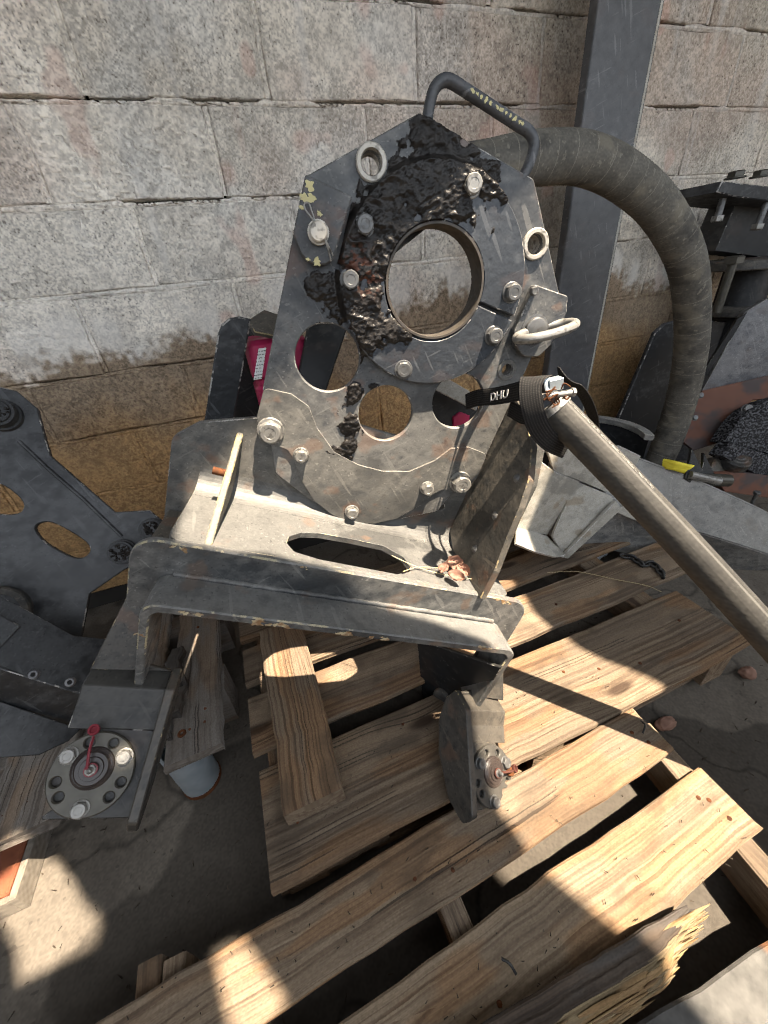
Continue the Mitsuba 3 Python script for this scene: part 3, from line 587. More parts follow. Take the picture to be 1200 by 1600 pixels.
# shelf: one bent plate from the back plate forward to the yoke, with an oval slot
SV = -0.527
slot = [[-0.1504,0.1463],[-0.1464,0.1208],[-0.1231,0.0971],[-0.0814,0.0842],[-0.0082,0.0819],[0.0682,0.0851],[0.109,0.1161],[0.1179,0.1499],[0.1129,0.1697],[0.0778,0.1878],[-0.084,0.1835],[-0.1343,0.1728]]
sh = prism(rounded([(-0.352, 0.0276), (0.352, 0.0276), (0.352, 0.1995), (-0.352, 0.1995)], [0.0, 0.0, 0.02, 0.02]), 0.0, 0.014, [rounded(slot, 0.012, 4)], 0.0008)
shelf = obj('shelf', dev(xf(sh, (0, SV - 0.014, 0), (1, 0, 0), (0, 0, 1), (0, 1, 0))), 'm_dustier', dk)
fr = 0.044; ar = np.linspace(0, math.pi / 2, 9)
prof = [(-0.0165 + fr - fr * math.cos(a_) * 1.0, SV + fr - fr * math.sin(a_)) for a_ in ar]   # (n, v) concave bend
prof = prof + [(0.0275, SV - 0.0135), (-0.0165, SV - 0.0135)]
obj('shelf_bend', dev(xf(prism([(b_, a_) for a_, b_ in prof], -0.352, 0.352, (), 0.0004), (0, 0, 0), (0, 1, 0), (0, 0, 1), (1, 0, 0))), 'm_dustier', dk)
# yoke: front web plate, an inverted U
WN = 0.2145
web = rounded([(-0.404, -0.80), (-0.403, -0.53), (0.403, -0.53), (0.404, -0.80), (0.350, -0.80), (0.350, -0.578), (-0.350, -0.578), (-0.350, -0.80)], [0.01, 0.042, 0.042, 0.01, 0.004, 0.028, 0.028, 0.004])
web = rounded([[-0.402,-0.8],[-0.402,-0.525],[0.402,-0.525],[0.405,-0.8],[0.344,-0.8],[0.344,-0.602],[-0.344,-0.602],[-0.344,-0.8]], [0.01, 0.045, 0.045, 0.01, 0.004, 0.020, 0.020, 0.004], 7)
obj('yoke_web', dev(prism(web, WN - 0.0145, WN, (), 0.003)), 'm_yoke', dk)
fo = rounded([(-0.355, -0.80), (-0.357, -0.590), (0.357, -0.592), (0.355, -0.80)], [0, 0.026, 0.026, 0], 7)
fi = rounded([(-0.341, -0.80), (-0.342, -0.606), (0.342, -0.608), (0.341, -0.80)], [0, 0.016, 0.016, 0], 7)
obj('yoke_flange', dev(prism(np.vstack([fo, fi[::-1]]), WN + 0.0005, 0.2955, (), 0.0025)), 'm_yoke', dk)
# weld fillet where the flange meets the web
wp = [(x_, -0.5885 + 0.0006 * math.sin(x_ * 170), WN + 0.0015) for x_ in np.linspace(-0.33, 0.33, 130)]
obj('weld_bead', dev(tube(wp, 0.0055, 10)), 'm_yoke', dk, smooth=True)
for s_ in (-1, 1):  # added hidden plates, stop sun leaking through the gaps beside the shelf
    gw = prism([(s_ * 0.353, -0.016), (s_ * 0.402, -0.016), (s_ * 0.402, 0.199), (s_ * 0.353, 0.199)], -0.612, -0.60, (), 0.001)
    obj('gap_blocker', dev(xf(gw, (0, 0, 0), (1, 0, 0), (0, 0, 1), (0, 1, 0))), 'm_leg', dk)
# right gusset with three rivets, left rib
gp = [(-0.13, -0.015), (-0.16, 0.066), (-0.205, 0.138), (-0.262, 0.180), (-0.317, 0.196), (-0.384, 0.207), (-0.455, 0.222), (-0.5265, 0.225), (-0.5265, 0.046), (-0.500, -0.012), (-0.45, -0.0160)]
gm = prism(gp, 0.262, 0.277, (), 0.002)
gu = obj('gusset', dev(xf(gm, (0, 0, 0), (0, 1, 0), (0, 0, 1), (1, 0, 0))), 'm_leg', dk)
for (a, b) in [[-0.2752,0.1534],[-0.37,0.145],[-0.4649,0.1343]]:
    obj('rivet', dev(lathe([(0, 0.006), (0.005, 0.005), (0.009, 0.0015), (0.0095, 0)], 20, (0.262, a, b * 0.93), (-1, 0, 0))), 'm_zincdark', gu, smooth=40)
rp = [(-0.385, -0.016), (-0.405, 0.018), (-0.5265, 0.199), (-0.5265, -0.016)]
obj('rib', dev(xf(prism(rp, -0.292, -0.279, (), 0.002), (0, 0, 0), (0, 1, 0), (0, 0, 1), (1, 0, 0))), 'm_rib', dk)
obj('tie_bolt', dev(tube([(-0.318, -0.455, 0.045), (-0.280, -0.455, 0.045)], 0.008, 10)), 'm_rusty', dk, smooth=40)
# feet: bent plate with inner cheek, flanged hub with eight holes
FC = A(0.373, -0.858, 0.397); FZ = nrm(A(0, 0.77, 0.64)); FY = nrm(A(0, 0.64, -0.77))
for s in (-1, 1):
    side = 'left' if s < 0 else 'right'
    fz_ = math.radians(-12.0) if s > 0 else 0.0
    def turn(m, c_=math.cos(fz_), q_=math.sin(fz_)):
        k_ = FY; X_ = m[0] - FC
        if q_ == 0: return m
        return FC + X_ * c_ - np.cross(k_, X_) * q_ + np.outer(X_ @ k_, k_) * (1 - c_), m[1], m[2]
    ff = lambda m, o=(0, 0, 0): dev(turn(xf(m, A(FC[0] * s, FC[1], FC[2]) + A(*o), A(s, 0, 0), FY, FZ)))
    # sloping plate continuing the web down to the head of the foot, and the triangular side plate inside the leg
    lp = [(s * 0.402, -0.655, WN - 0.012), (s * 0.350, -0.66, WN - 0.010), (s * 0.345, -0.765, 0.262), (s * 0.305, -0.772, 0.266), (s * 0.432, -0.778, 0.272)]
    obj('leg_plate', dev(plate(lp, 0.010, 0.002, away=(0, 0, 6))), 'm_legdark', dk)
    L3 = [[0.343,-0.6281,0.2975],[0.343,-0.7635,0.2932],[0.4072,-1.002,0.19],[0.3806,-1.0641,0.12],[0.2459,-0.7835,0.1]]
    if s > 0: obj('side_plate', dev(plate([(a_[0] if s > 0 else -a_[0], a_[1], a_[2]) for a_ in L3], 0.008, 0.0015, away=(0, 0, 6))), 'm_black', dk)
    prf = [(-0.777, 0.262), (-0.776, 0.303), (-0.801, 0.322), (-0.812, 0.337), (-0.822, 0.349), (-0.834, 0.341), (-0.812, 0.312), (-0.789, 0.295), (-0.789, 0.262)]
    u0, u1 = (-0.430, -0.302) if s < 0 else (0.302, 0.430)
    head = xf(prism(rounded(prf, [0.002, 0.006, 0.01, 0.012, 0.001, 0.001, 0.012, 0.006, 0.002], 3), u0, u1, (), 0.002), (0, 0, 0), (0, 1, 0), (0, 0, 1), (1, 0, 0))
    fp = obj('foot_head', dev(turn(head)), 'm_black' if s < 0 else 'm_legdark', dk)
    yb = -0.0605   # distance of the bend above the hub, along the plate
    pl = [(-0.0705, yb), (0.054, yb), (0.036, yb + 0.014), (0.026, yb + 0.028), (0.026, 0.062), (-0.0705, 0.062)]
    pl = [(a_, b_) for a_, b_ in pl]
    obj('foot_plate', ff(prism(rounded(pl, [0.001, 0.003, 0.012, 0.012, 0.01, 0.004], 3), -0.014, -0.0004, (), 0.0015)), 'm_black' if s < 0 else 'm_legdark', fp)
    ck = [(-0.763, 0.262), (-0.762, 0.312), (-0.790, 0.352), (-0.870, 0.465), (-0.905, 0.460), (-0.916, 0.41), (-0.890, 0.325), (-0.845, 0.272), (-0.80, 0.255)]
    cm = xf(prism(rounded(ck, [0.008, 0.012, 0.02, 0.01, 0.012, 0.02, 0.03, 0.02, 0.008]), (-0.3015 if s < 0 else 0.286), (-0.286 if s < 0 else 0.3015), (), 0.002), (0, 0, 0), (0, 1, 0), (0, 0, 1), (1, 0, 0))
    obj('cheek', dev(turn(cm)), 'm_legdark', fp)
    ha = [math.radians(d) for d in (90 + 22, 90 - 22 + 0, 22 - 8, -32, -150, 186)]
    hol = [circ(0.0455 * math.cos(t), 0.0455 * math.sin(t), 0.0068, 20) for t in [math.radians(d) for d in (112, 68, -14, -42, 194, 222)]]
    obj('hole_shade', ff(prism(circ(0, 0, 0.054, 40), 0.0002, 0.0008, (), 0.0)), 'm_black', fp)  # added dark disc, stands in for deep shade inside the flange holes
    hub = obj('hub_flange', ff(prism(circ(0, 0, 0.0585, 56), 0.0008, 0.0095, hol, 0.0018)), 'm_disc' if s < 0 else 'm_dirtydisc', dk)
    for t in (148, 32, -90):
        t = math.radians(t)
        obj('bolt', ff(hexbolt((0.0455 * math.cos(t), 0.0455 * math.sin(t), 0.009), (0, 0, 1), 0.0112, 0.0105, 0.0128, t)), 'm_zinc' if s < 0 else 'm_zincdark', hub)
    obj('hub_cap', ff(join(lathe([(0.030, 0.009), (0.029, 0.0125), (0.0255, 0.0145), (0.0245, 0.014), (0.022, 0.0165), (0.017, 0.0165), (0.016, 0.019), (0, 0.019)], 36, (0.001, 0.008, 0)), prism(rounded([(-0.016, -0.014), (0.017, -0.014), (0.027, 0.006), (-0.012, 0.006)], 0.004), 0.0088, 0.0135, (), 0.001))), 'm_hub', hub, smooth=None)
    nip = obj('grease_nipple', ff(join(hexbolt((0.0, 0.008, 0.019), (0, 0, 1), 0.0085, 0.008), lathe([(0.0045, 0.026), (0.0045, 0.032), (0.003, 0.036), (0, 0.037)], 14, (0, 0.008, 0)))), 'm_zinc' if s < 0 else 'm_zincdark', hub)
    if s < 0:
        e = A(0.014, 0.060, 0.012)
    else:
        e = A(0.058, 0.012, 0.014)
    st = smooth_path([A(0.004, 0.010, 0.030), A(0.004, 0.010, 0.030) * 0.5 + e * 0.5 + A(0, 0, 0.008), e * 0.86 + A(0, 0, 0.008)], 6)
    capm = join(tube(st, 0.0022, 8, ry=1.6), lathe([(0.0068, 0.0), (0.0085, 0.004), (0.0080, 0.0080), (0.0055, 0.0080), (0.005, 0.003), (0, 0.003)], 24, e, A(0.2, 0.3, 1)), lathe([(0.0055, 0.018), (0.0095, 0.019), (0.0095, 0.022), (0.0055, 0.023)], 20, (0, 0.008, 0.003)))
    obj('dust_cap', ff(capm), 'm_redcap' if s < 0 else 'm_olcap', hub, smooth=40, label='red rubber dust cap on a strap' if s < 0 else None)
# pivot boss and pin inside the right leg
o1, o2 = [0.3448,-0.8918,0.185], [0.2946,-0.9439,0.235]
obj('pivot_boss', dev(lathe([(0, 0.010), (0.012, 0.012), (0.022, 0.010), (0.027, 0.004), (0.0275, 0.0)], 36, o1, (-0.75, 0, 0.65))), 'm_leg', dk, smooth=40)
obj('pivot_pin', dev(lathe([(0, 0.016), (0.012, 0.016), (0.013, 0.013), (0.020, 0.013), (0.023, 0.010), (0.023, -0.028), (0.014, -0.028), (0.014, -0.09), (0, -0.09)], 36, o2, (-0.97, 0.1, 0.2))), 'm_leg', dk, smooth=40)

# grease: a lumpy skin on the clamp plate and ring
def grease():
    h = 0.0021
    us, vs = np.arange(-0.245, 0.115, h), np.arange(-0.40, 0.215, h)
    X, Y = np.meshgrid(us, vs, indexing='ij'); R = np.hypot(X, Y); P = lambda s, z=0.0: np.stack([X * s, Y * s, np.full_like(X, z)], -1)
    base = np.where((R > RB) & (R < 0.1735), 0.0168, 0.0)
    base = np.where((R >= 0.1735) & (R < 0.182), 0.0168 * (0.182 - R) / 0.0085, base)
    # where it lies: along a blot from the top edge over the ring's left to the holes
    blots = [(-0.125, 0.09, 0.06, 0.05), (-0.07, 0.185, 0.06, 0.035), (-0.17, 0.015, 0.03, 0.06), (-0.05, 0.16, 0.085, 0.055), (-0.075, 0.115, 0.075, 0.06), (-0.115, 0.055, 0.065, 0.075), (-0.02, 0.12, 0.075, 0.035), (0.02, 0.165, 0.05, 0.035), (-0.13, 0.0, 0.05, 0.06), (-0.15, -0.075, 0.05, 0.055), (-0.105, -0.07, 0.03, 0.07), (-0.085, -0.115, 0.035, 0.05), (-0.10, -0.16, 0.02, 0.04), (-0.055, -0.10, 0.045, 0.022), (-0.20, -0.075, 0.035, 0.022), (-0.085, -0.235, 0.018, 0.03), (-0.07, -0.30, 0.03, 0.035), (-0.06, -0.345, 0.022, 0.028), (-0.09, -0.365, 0.05, 0.012), (-0.035, -0.21, 0.025, 0.008), (-0.17, 0.03, 0.03, 0.05)]
    m = np.full(X.shape, -1.0)
    for a, b, ra, rb in blots: m = np.maximum(m, 1 - np.sqrt(((X - a) / ra)**2 + ((Y - b) / rb)**2))
    m = m + 1.0 * (meshkit.fbm(P(26.0, 2.2), 4) - 0.53) + 1.0 * (meshkit.fbm(P(75.0, 5.0), 4) - 0.5)
    rg = 1 - 2 * np.abs(meshkit.fbm(P(34.0, 8.0), 3) - 0.5); rg2 = 1 - 2 * np.abs(meshkit.fbm(P(85.0, 3.0), 3) - 0.5)
    H = np.clip(m, 0, 0.35) * 0.013 * (0.25 + 1.0 * rg**3) + np.where(m > 0, 0.0022 * rg2**4 * np.clip(m * 6, 0, 1), 0) + 0.004 * np.clip(m - 0.1, 0, 0.2) * (meshkit.fbm(P(55.0, 1.0), 3) > 0.52)
    red = 0.8 * np.exp(-((X + 0.150)**2 + (Y + 0.016)**2) / 0.022**2) + 0.9 * np.exp(-((X + 0.118)**2 + (Y + 0.040)**2) / 0.018**2)
    ok = (m > 0.0) & (R > RB - 0.002) & (np.hypot(X + 0.152, Y + 0.187) > 0.063) & (np.hypot(X + 0.006, Y + 0.256) > 0.059) & (np.hypot(X + 0.163, Y - 0.121) > 0.027)
    ok &= ((Y - 0.205 < 0) & (X > -0.258) & (np.abs(X) * 0.952 + Y - 0.209 - 0.102 < 0)) & ~((X < -0.178) & (Y > -0.045) & (Y < 0.066))
    idx = -np.ones(X.shape, int); cell = ok[:-1, :-1] & ok[1:, :-1] & ok[:-1, 1:] & ok[1:, 1:]
    i, j = np.nonzero(cell)
    nj = X.shape[1]; q = np.stack([i * nj + j, (i + 1) * nj + j, (i + 1) * nj + j + 1, i * nj + j + 1], 1)
    f = np.vstack([q[:, [0, 1, 2]], q[:, [0, 2, 3]]])
    v = np.stack([X.ravel(), Y.ravel(), (base + 0.0006 + H).ravel()], 1)
    used, inv = np.unique(f, return_inverse=True)
    return v[used], inv.reshape(-1, 3), np.c_[np.clip(red, 0, 1).ravel()[used], np.zeros(len(used))]
obj('grease', dev(grease()), 'm_grease', dk, smooth=True, uv=True, label='thick glossy black grease smeared over the ring')
# ------------------------------------------------------------------ pallets and loose timber
def pallet_board(par, x0, x1, y, w, z, m='m_wood', h=0.022, slope=0.0, seed=0, nm='board', **k):
    ex = nrm(A(1, slope, 0)); L = (x1 - x0) / ex[0]
    return obj(nm, board(L, w, h, A((x0 + x1) / 2, y + slope * 0, z), ex, A(-ex[1], ex[0], 0), seg=26, seed=seed, **k), m, par, smooth=False, uv=True)
def bearer(par, x, y0, y1, w, z1, z0, m='m_wood', dx=0.0, seed=0, nm='bearer'):
    ey = nrm(A(dx, 1, 0)); return obj(nm, board(y1 - y0, w, z1 - z0, A(x, (y0 + y1) / 2, z1), ey, A(-ey[1], ey[0], 0), seg=12, seed=seed, wane=0.002), m, par, smooth=False, uv=True)
def nail(par, x, y, z, k=0):
    return obj('nail', lathe([(0, 0.0012), (0.003, 0.001), (0.0042, 0.0), (0.0042, -0.004)], 10, (x, y, z), (0.2 * math.sin(k), 0.2 * math.cos(k), 1)), 'm_rusty', par, smooth=40)

p1 = thing('pallet', 'weathered wooden pallet with the widest deck boards, under the bracket', 'pallet')
pallet_board(p1, -0.196, 1.125, 0.432, 0.224, 0.140, 'm_wood', slope=0.014, seed=1, wane=0.002)
pallet_board(p1, -0.210, 1.30, 0.667, 0.152, 0.140, 'm_wood', slope=0.014, seed=2)
pallet_board(p1, -0.215, 1.28, 0.848, 0.128, 0.140, 'm_wood', slope=0.014, seed=3)
pallet_board(p1, -0.222, 1.29, 1.02, 0.126, 0.140, 'm_wood', slope=0.014, seed=4)
for x in (-0.135, 0.45, 1.02): bearer(p1, x, 0.330, 1.07, 0.085, 0.117, 0.024, 'm_wood', seed=5)
pallet_board(p1, -0.19, 0.04, 0.352, 0.06, 0.116, 'm_wood', 0.05, slope=0.014, seed=6, nm='block')
for y in (0.40, 1.0): pallet_board(p1, -0.20, 1.12, y, 0.11, 0.023, 'm_wood', 0.02, slope=0.014, seed=7, nm='foot_board')
for k, (x, y) in enumerate([(0.60, 0.46), (0.69, 0.43), (0.80, 0.40), (-0.13, 0.40), (-0.12, 0.50), (1.02, 0.46), (-0.13, 0.66), (0.75, 0.66), (-0.15, 0.84), (0.15, 0.50)]): nail(p1, x, y, 0.1405, k)

p2 = thing('pallet', 'sunlit wooden pallet with narrow gappy boards nearest the camera', 'pallet')
pallet_board(p2, -0.66, 0.682, 0.2335, 0.108, 0.138, 'm_wood', slope=0.048, seed=11, wane=0.0025, rag=0.008)
pallet_board(p2, -0.62, 0.698, 0.078, 0.116, 0.138, 'm_woodnew', slope=0.046, seed=12, wane=0.0025, rag=0.008)
for x, dx in ((-0.41, 0.0), (-0.367, 0.0), (0.12, -0.05), (0.652, 0.09)): bearer(p2, x, -0.42, 0.312 if x < -0.38 else (0.30 if x < 0 else 0.285), 0.036 if x < 0 else 0.045, 0.1155, 0.02, 'm_wood', dx, seed=int(40 + x * 10))
for y in (-0.34, 0.262): pallet_board(p2, -0.6, 0.66, y, 0.075, 0.019, 'm_wood', 0.018, slope=0.046, seed=15, nm='foot_board')
for k, (x, y) in enumerate([(0.63, 0.275), (0.645, 0.245), (0.06, 0.23), (0.13, 0.215), (0.64, 0.13), (0.66, 0.085), (0.12, 0.055), (0.655, 0.12)]): nail(p2, x, y, 0.1385, k)
# broken raised timber and the whitish plank at the near corner
q0, q1 = A(*[0.0907,0.0482,0.172]), A(*[0.4556,0.0294,0.172])
q2 = A(*[0.3391,0.0031,0.172])
ex = nrm(q1 - q0); ey = A(-ex[1], ex[0], 0); wd = abs((q2 - q0) @ ey); Lt = np.linalg.norm(q1 - q0) + 0.45
ctr = q1 - ex * Lt / 2 - ey * wd / 2
def tip(x): 
    t = max(0.0, (x - (Lt / 2 - 0.10)) / 0.10); return (1 - 0.72 * t**1.3, wd * 0.36 * t**1.3)
bt = thing('broken_timber', 'dark painted timber with a splintered yellow broken end, lying across the nearest pallet', 'timber')
obj('top_face', board(Lt, wd, 0.012, ctr, ex, ey, seg=40, seed=31, wane=0.002, taper=tip, rag=0.02), 'm_wooddark', bt, smooth=False, uv=True)
def torn():
    n_, m_ = 110, 16; g_ = np.random.default_rng(5); V, UV = [], []
    for i in range(n_ + 1):
        x = -Lt / 2 + (Lt + 0.012) * i / n_; tt = tip(min(x, Lt / 2)); yt = -wd / 2 * tt[0] + tt[1]
        out_ = 0.026 * min(1.0, (Lt / 2 + 0.014 - x) / 0.10 + 0.12)
        for j in range(m_ + 1):
            f_ = j / m_
            d_ = float(meshkit.fbm(np.array([x * 4, f_ * 4.5 + 0.4 * math.sin(x * 9), 2.0]), 3)) - 0.5
            V.append((x + 0.02 * (g_.random() - 0.5) * (i == n_), yt + 0.002 - out_ * f_ ** 0.8 + 0.014 * d_ * (j > 0), -0.0015 - 0.046 * f_ ** 1.3 + 0.012 * d_ * (j > 0)))
            UV.append((x, 7.1 + f_ * 0.07))
    i, j = np.meshgrid(np.arange(n_), np.arange(m_), indexing='ij'); k = m_ + 1
    f = np.stack([i * k + j, (i + 1) * k + j, (i + 1) * k + j + 1, i * k + j + 1], -1).reshape(-1, 4)
    return xf((np.array(V), np.vstack([f[:, [0, 2, 1]], f[:, [0, 3, 2]]]), np.array(UV)), ctr, ex, ey, (0, 0, 1))
obj('torn_side', torn(), 'm_splinter', bt, smooth=True, uv=True)
obj('under_side', board(Lt - 0.05, wd, 0.030, ctr - A(0, 0, 0.0125) - ex * 0.03, ex, ey, seg=30, seed=32, wane=0.002, taper=tip), 'm_wooddark', bt, smooth=False, uv=True)
sp_ = []
for k in range(150):
    f_ = rng.random(); near = rng.random() ** 2.2; x = Lt / 2 - 0.01 - near * 0.42 + (0.012 if k % 5 == 0 else 0.0); l_ = rng.uniform(0.03, 0.11)
    x = min(x, Lt / 2 + 0.006 - l_ * 0.2)
    tt = tip(min(x + l_ / 2, Lt / 2)); yt = -wd / 2 * tt[0] + tt[1]
    out_ = 0.028 * min(1.0, (Lt / 2 + 0.014 - x) / 0.10 + 0.25)
    b = A(x - l_ / 2, yt - out_ * f_ ** 0.8, -0.001 - 0.044 * f_ ** 1.3); e = b + A(l_, rng.uniform(-.002, .002) + (tip(min(x + l_, Lt / 2))[1] - tt[1]) * 0.9, rng.uniform(-.002, .003))
    w_ = rng.uniform(0.0014, 0.0034)
    sp_.append(xf(tube([b, (b * 2 + e) / 3, (b + 2 * e) / 3, e], [w_ * 0.5, w_, w_ * 0.9, w_ * 0.2], 5, ry=0.8), ctr, ex, ey, (0, 0, 1)))
sm_ = join(*sp_)
obj('splinters', (sm_[0], sm_[1], np.c_[sm_[2][:, 1], sm_[2][:, 0] + 7.1 + np.repeat(np.arange(len(sp_)) * 0.013, [len(q_[0]) for q_ in sp_])]), 'm_splinter', bt, smooth=True, uv=True, kind='stuff')
w0, w1 = A(*[0.2821,-0.0298,0.138]), A(*[0.5456,-0.0467,0.138])
ex = nrm(w1 - w0); ey = A(-ex[1], ex[0], 0)
tag(obj('plank', board(0.75, 0.16, 0.02, w0 + ex * 0.2 - ey * 0.08, ex, ey, seg=20, seed=33), 'm_plank', smooth=False, uv=True), 'pale whitish plank with a rust stain in the near right corner', 'plank')
tb = thing('loose_timber', 'short grey timber offcut with a pale sawn end, lying across the pallet boards', 'timber')
tl = A(*[-0.0893,0.9066,0.192]); tf = A(*[-0.0849,0.4004,0.192]); ex = nrm(tf - tl)
obj('beam', board(np.linalg.norm(tf - tl), 0.128, 0.051, (tl + tf) / 2, ex, A(-ex[1], ex[0], 0), seg=24, seed=34, wane=0.003, rag=0.004), 'm_wood', tb, smooth=False, uv=True)

p3 = thing('pallet', 'old grey weathered pallet with rotten boards, left of the bracket', 'pallet')
LBF = [[-0.2638,0.5921,0.2],[-0.4018,0.5849,0.2],[-0.5855,0.572,0.2],[-0.6866,0.5757,0.2]]
for k, (x, w, y0, y1, m) in enumerate([(-0.328, 0.118, 0.588, 1.12, 'm_woodgrey'), (-0.665, 0.150, 0.570, 0.90, 'm_woodgrey'), (-0.86, 0.15, 0.56, 1.1, 'm_woodgrey'), (-0.455, 0.075, 0.86, 1.16, 'm_woodgrey'), (-0.50, 0.05, 0.60, 1.0, 'm_wooddark')]):
    obj('board', board(y1 - y0, w, 0.022, A(x, (y0 + y1) / 2, 0.2 - (0.004 if k > 2 else 0)), A(-0.02, 1, 0), A(-1, -0.02, 0), seg=22, seed=50 + k, wane=0.004, rag=0.012), m, p3, smooth=False, uv=True)
for y in (0.80, 1.06): obj('bearer', board(0.72, 0.09, 0.14, A(-0.62, y, 0.177), A(1, 0, 0), A(0, 1, 0), seg=8, seed=60), 'm_woodgrey', p3, smooth=False, uv=True)
for k in range(5):
    c = A(-0.405 + 0.03 * rng.random(), 0.70 + 0.045 * k, 0.175 + 0.02 * rng.random())
    obj('rotten_piece', board(0.08 + 0.05 * rng.random(), 0.035, 0.03, c, nrm(A(rng.uniform(-.3, .3), 1, rng.uniform(-.2, .2))), nrm(A(1, 0.1, 0)), seg=6, wane=0.006, rag=0.02, seed=70 + k), 'm_wooddark', p3, smooth=False, uv=True)
for k, (x, y) in enumerate([(-0.335, 0.66), (-0.300, 0.665), (-0.30, 0.70), (-0.70, 0.62), (-0.66, 0.63), (-0.68, 0.655), (-0.64, 0.66), (-0.33, 1.0)]):
    nail(p3, x, y, 0.2005, k)
obj('washer', lathe([(0.004, 0.001), (0.0042, 0.0035), (0.008, 0.004), (0.010, 0.0015), (0.010, -0.002)], 20, (-0.352, 0.655, 0.201), (0, 0, 1)), 'm_rusty', p3, smooth=40)

gp_ = thing('pipe_stub', 'short upright galvanised steel pipe stub under the front end of the grey pallet board', 'pipe')
c0 = A(*[-0.3692,0.6093,0.0]) + A(0, 0.040, 0)
obj('shell', lathe([(0.040, 0.012), (0.046, 0.012), (0.046, 0.172), (0.040, 0.172), (0.040, 0.012)], 40, c0), 'm_galv', gp_, smooth=40)
obj('rust_rim', lathe([(0.039, 0.0), (0.0475, 0.0), (0.0482, 0.006), (0.0468, 0.0125), (0.039, 0.0125)], 40, c0), 'm_rusty', gp_, smooth=40)
bk = thing('brick', 'orange red brick with a pale mortar rim lying at the left edge', 'brick')
b0 = A(*[-0.7207,0.6422,0.065])
obj('core', box((b0[0] - 0.215, b0[1] - 0.10, 0.0), (b0[0] - 0.012, b0[1] + 0.09, 0.062), 0.004), 'm_brick', bk)
obj('mortar_rim', box((b0[0] - 0.0115, b0[1] - 0.112, 0.0), (b0[0] + 0.003, b0[1] + 0.09, 0.058), 0.003), 'm_rim', bk)
obj('mortar_rim', box((b0[0] - 0.215, b0[1] - 0.113, 0.0), (b0[0] - 0.012, b0[1] - 0.1005, 0.057), 0.003), 'm_rim', bk)

# ------------------------------------------------------------------ steel post, big hose, pole
po_ = thing('steel_post', 'tall blue grey steel post standing against the block wall', 'post')
obj('bar', xf(prism(rounded([(1.147, 1.28), (1.381, 1.28), (1.381, 1.318), (1.147, 1.318)], 0.008, 4), 0.0, 2.55, (), 0.001), (0, 0, 0), (1, 0, 0), (0, 1, 0), (0, 0, 1)), 'm_post', po_)
obj('worn_edge', xf(prism([(1.373, 1.2790), (1.3822, 1.2870), (1.3822, 1.296), (1.364, 1.2790)], 0.0, 2.5, (), 0.0), (0, 0, 0), (1, 0, 0), (0, 1, 0), (0, 0, 1)), 'm_white', po_, label='bare worn edge of the post')
hp_ = [(0.30, 1.04, 1.10), (0.50, 1.02, 1.235)] + [tuple(a_) for a_ in [[0.6582,1.0,1.2647],[0.7979,1.0,1.2789],[0.9326,1.0,1.2719],[1.0804,1.0,1.2275],[1.225,1.0,1.1524],[1.3689,1.0,1.0306],[1.4567,1.0,0.8948],[1.5201,1.0,0.7454],[1.5535,1.0,0.5792],[1.553,1.0,0.3964],[1.5278,1.0,0.2719]]] + [(1.50, 0.99, 0.15), (1.46, 0.98, 0.06)]
sp = smooth_path(hp_, 14)
obj('suction_hose', tube(sp, 0.0515, 40), 'm_hose', smooth=True, uv=True, label='thick dusty wrapped rubber hose arching behind the bracket', cat='hose')
po = thing('rubber_pole', 'straight black rubber hose leaning from the floor up to the bracket, strapped at its top', 'hose')
pt, pb = A(*[0.5007,0.54,0.8588]), A(*[0.9652,-0.0987,0.14])
pdir = nrm(pb - pt); pe = pt + pdir * (pt[2] - 0.03) / -pdir[2]
n_ = 60; path = [pt + (pe - pt) * k / n_ + A(0.004 * math.sin(k * 0.11), 0, 0.006 * math.sin(k * 0.05)) for k in range(n_ + 1)]
obj('outer', tube(path, 0.0290, 40, up=(0.3, 0.3, 1)), 'm_pole', po, smooth=True, uv=True)
cl = obj('hose_clamp', lathe([(0.0300, -0.002), (0.0313, -0.002), (0.0313, 0.012), (0.0300, 0.012)], 40, pt, pdir), 'm_zinc', po, smooth=40)
cc = A(*[0.4747,0.512,0.907])
obj('clamp_housing', xf(box((-0.0115, -0.008, -0.010), (0.0115, 0.008, 0.010), 0.0015), cc, nrm(A(0.93, -0.2, 0.1)), nrm(A(0.2, 0.97, 0.0)), nrm(np.cross(nrm(A(0.93, -0.2, 0.1)), nrm(A(0.2, 0.97, 0.0))))), 'm_galv', cl)
obj('clamp_band', plate([[0.4548,0.515,0.9199],[0.4541,0.507,0.8992],[0.4713,0.503,0.897],[0.4895,0.507,0.9013],[0.4911,0.515,0.916]], 0.003), 'm_galv', cl)
sc = [[0.4441,0.503,0.8935],[0.4941,0.492,0.8944]]
obj('screw', join(tube(sc, 0.005, 14), hexbolt(sc[1], A(*sc[1]) - A(*sc[0]), 0.0075, 0.006)), 'm_zinc', cl, smooth=40)
for k in range(14):
    a_ = A(*[0.4641,0.5,0.8948]) + A(rng.uniform(-.016, .018), rng.uniform(-.006, .004), rng.uniform(-.012, .008))
    obj('rust_flake', tube(smooth_path([a_, a_ + A(rng.uniform(-.012, .012), -.004, rng.uniform(-.008, .01)), a_ + A(rng.uniform(-.016, .016), rng.uniform(-.006, .002), rng.uniform(-.014, .006))], 4), 0.0013, 5), 'm_rusty', cl, smooth=True)

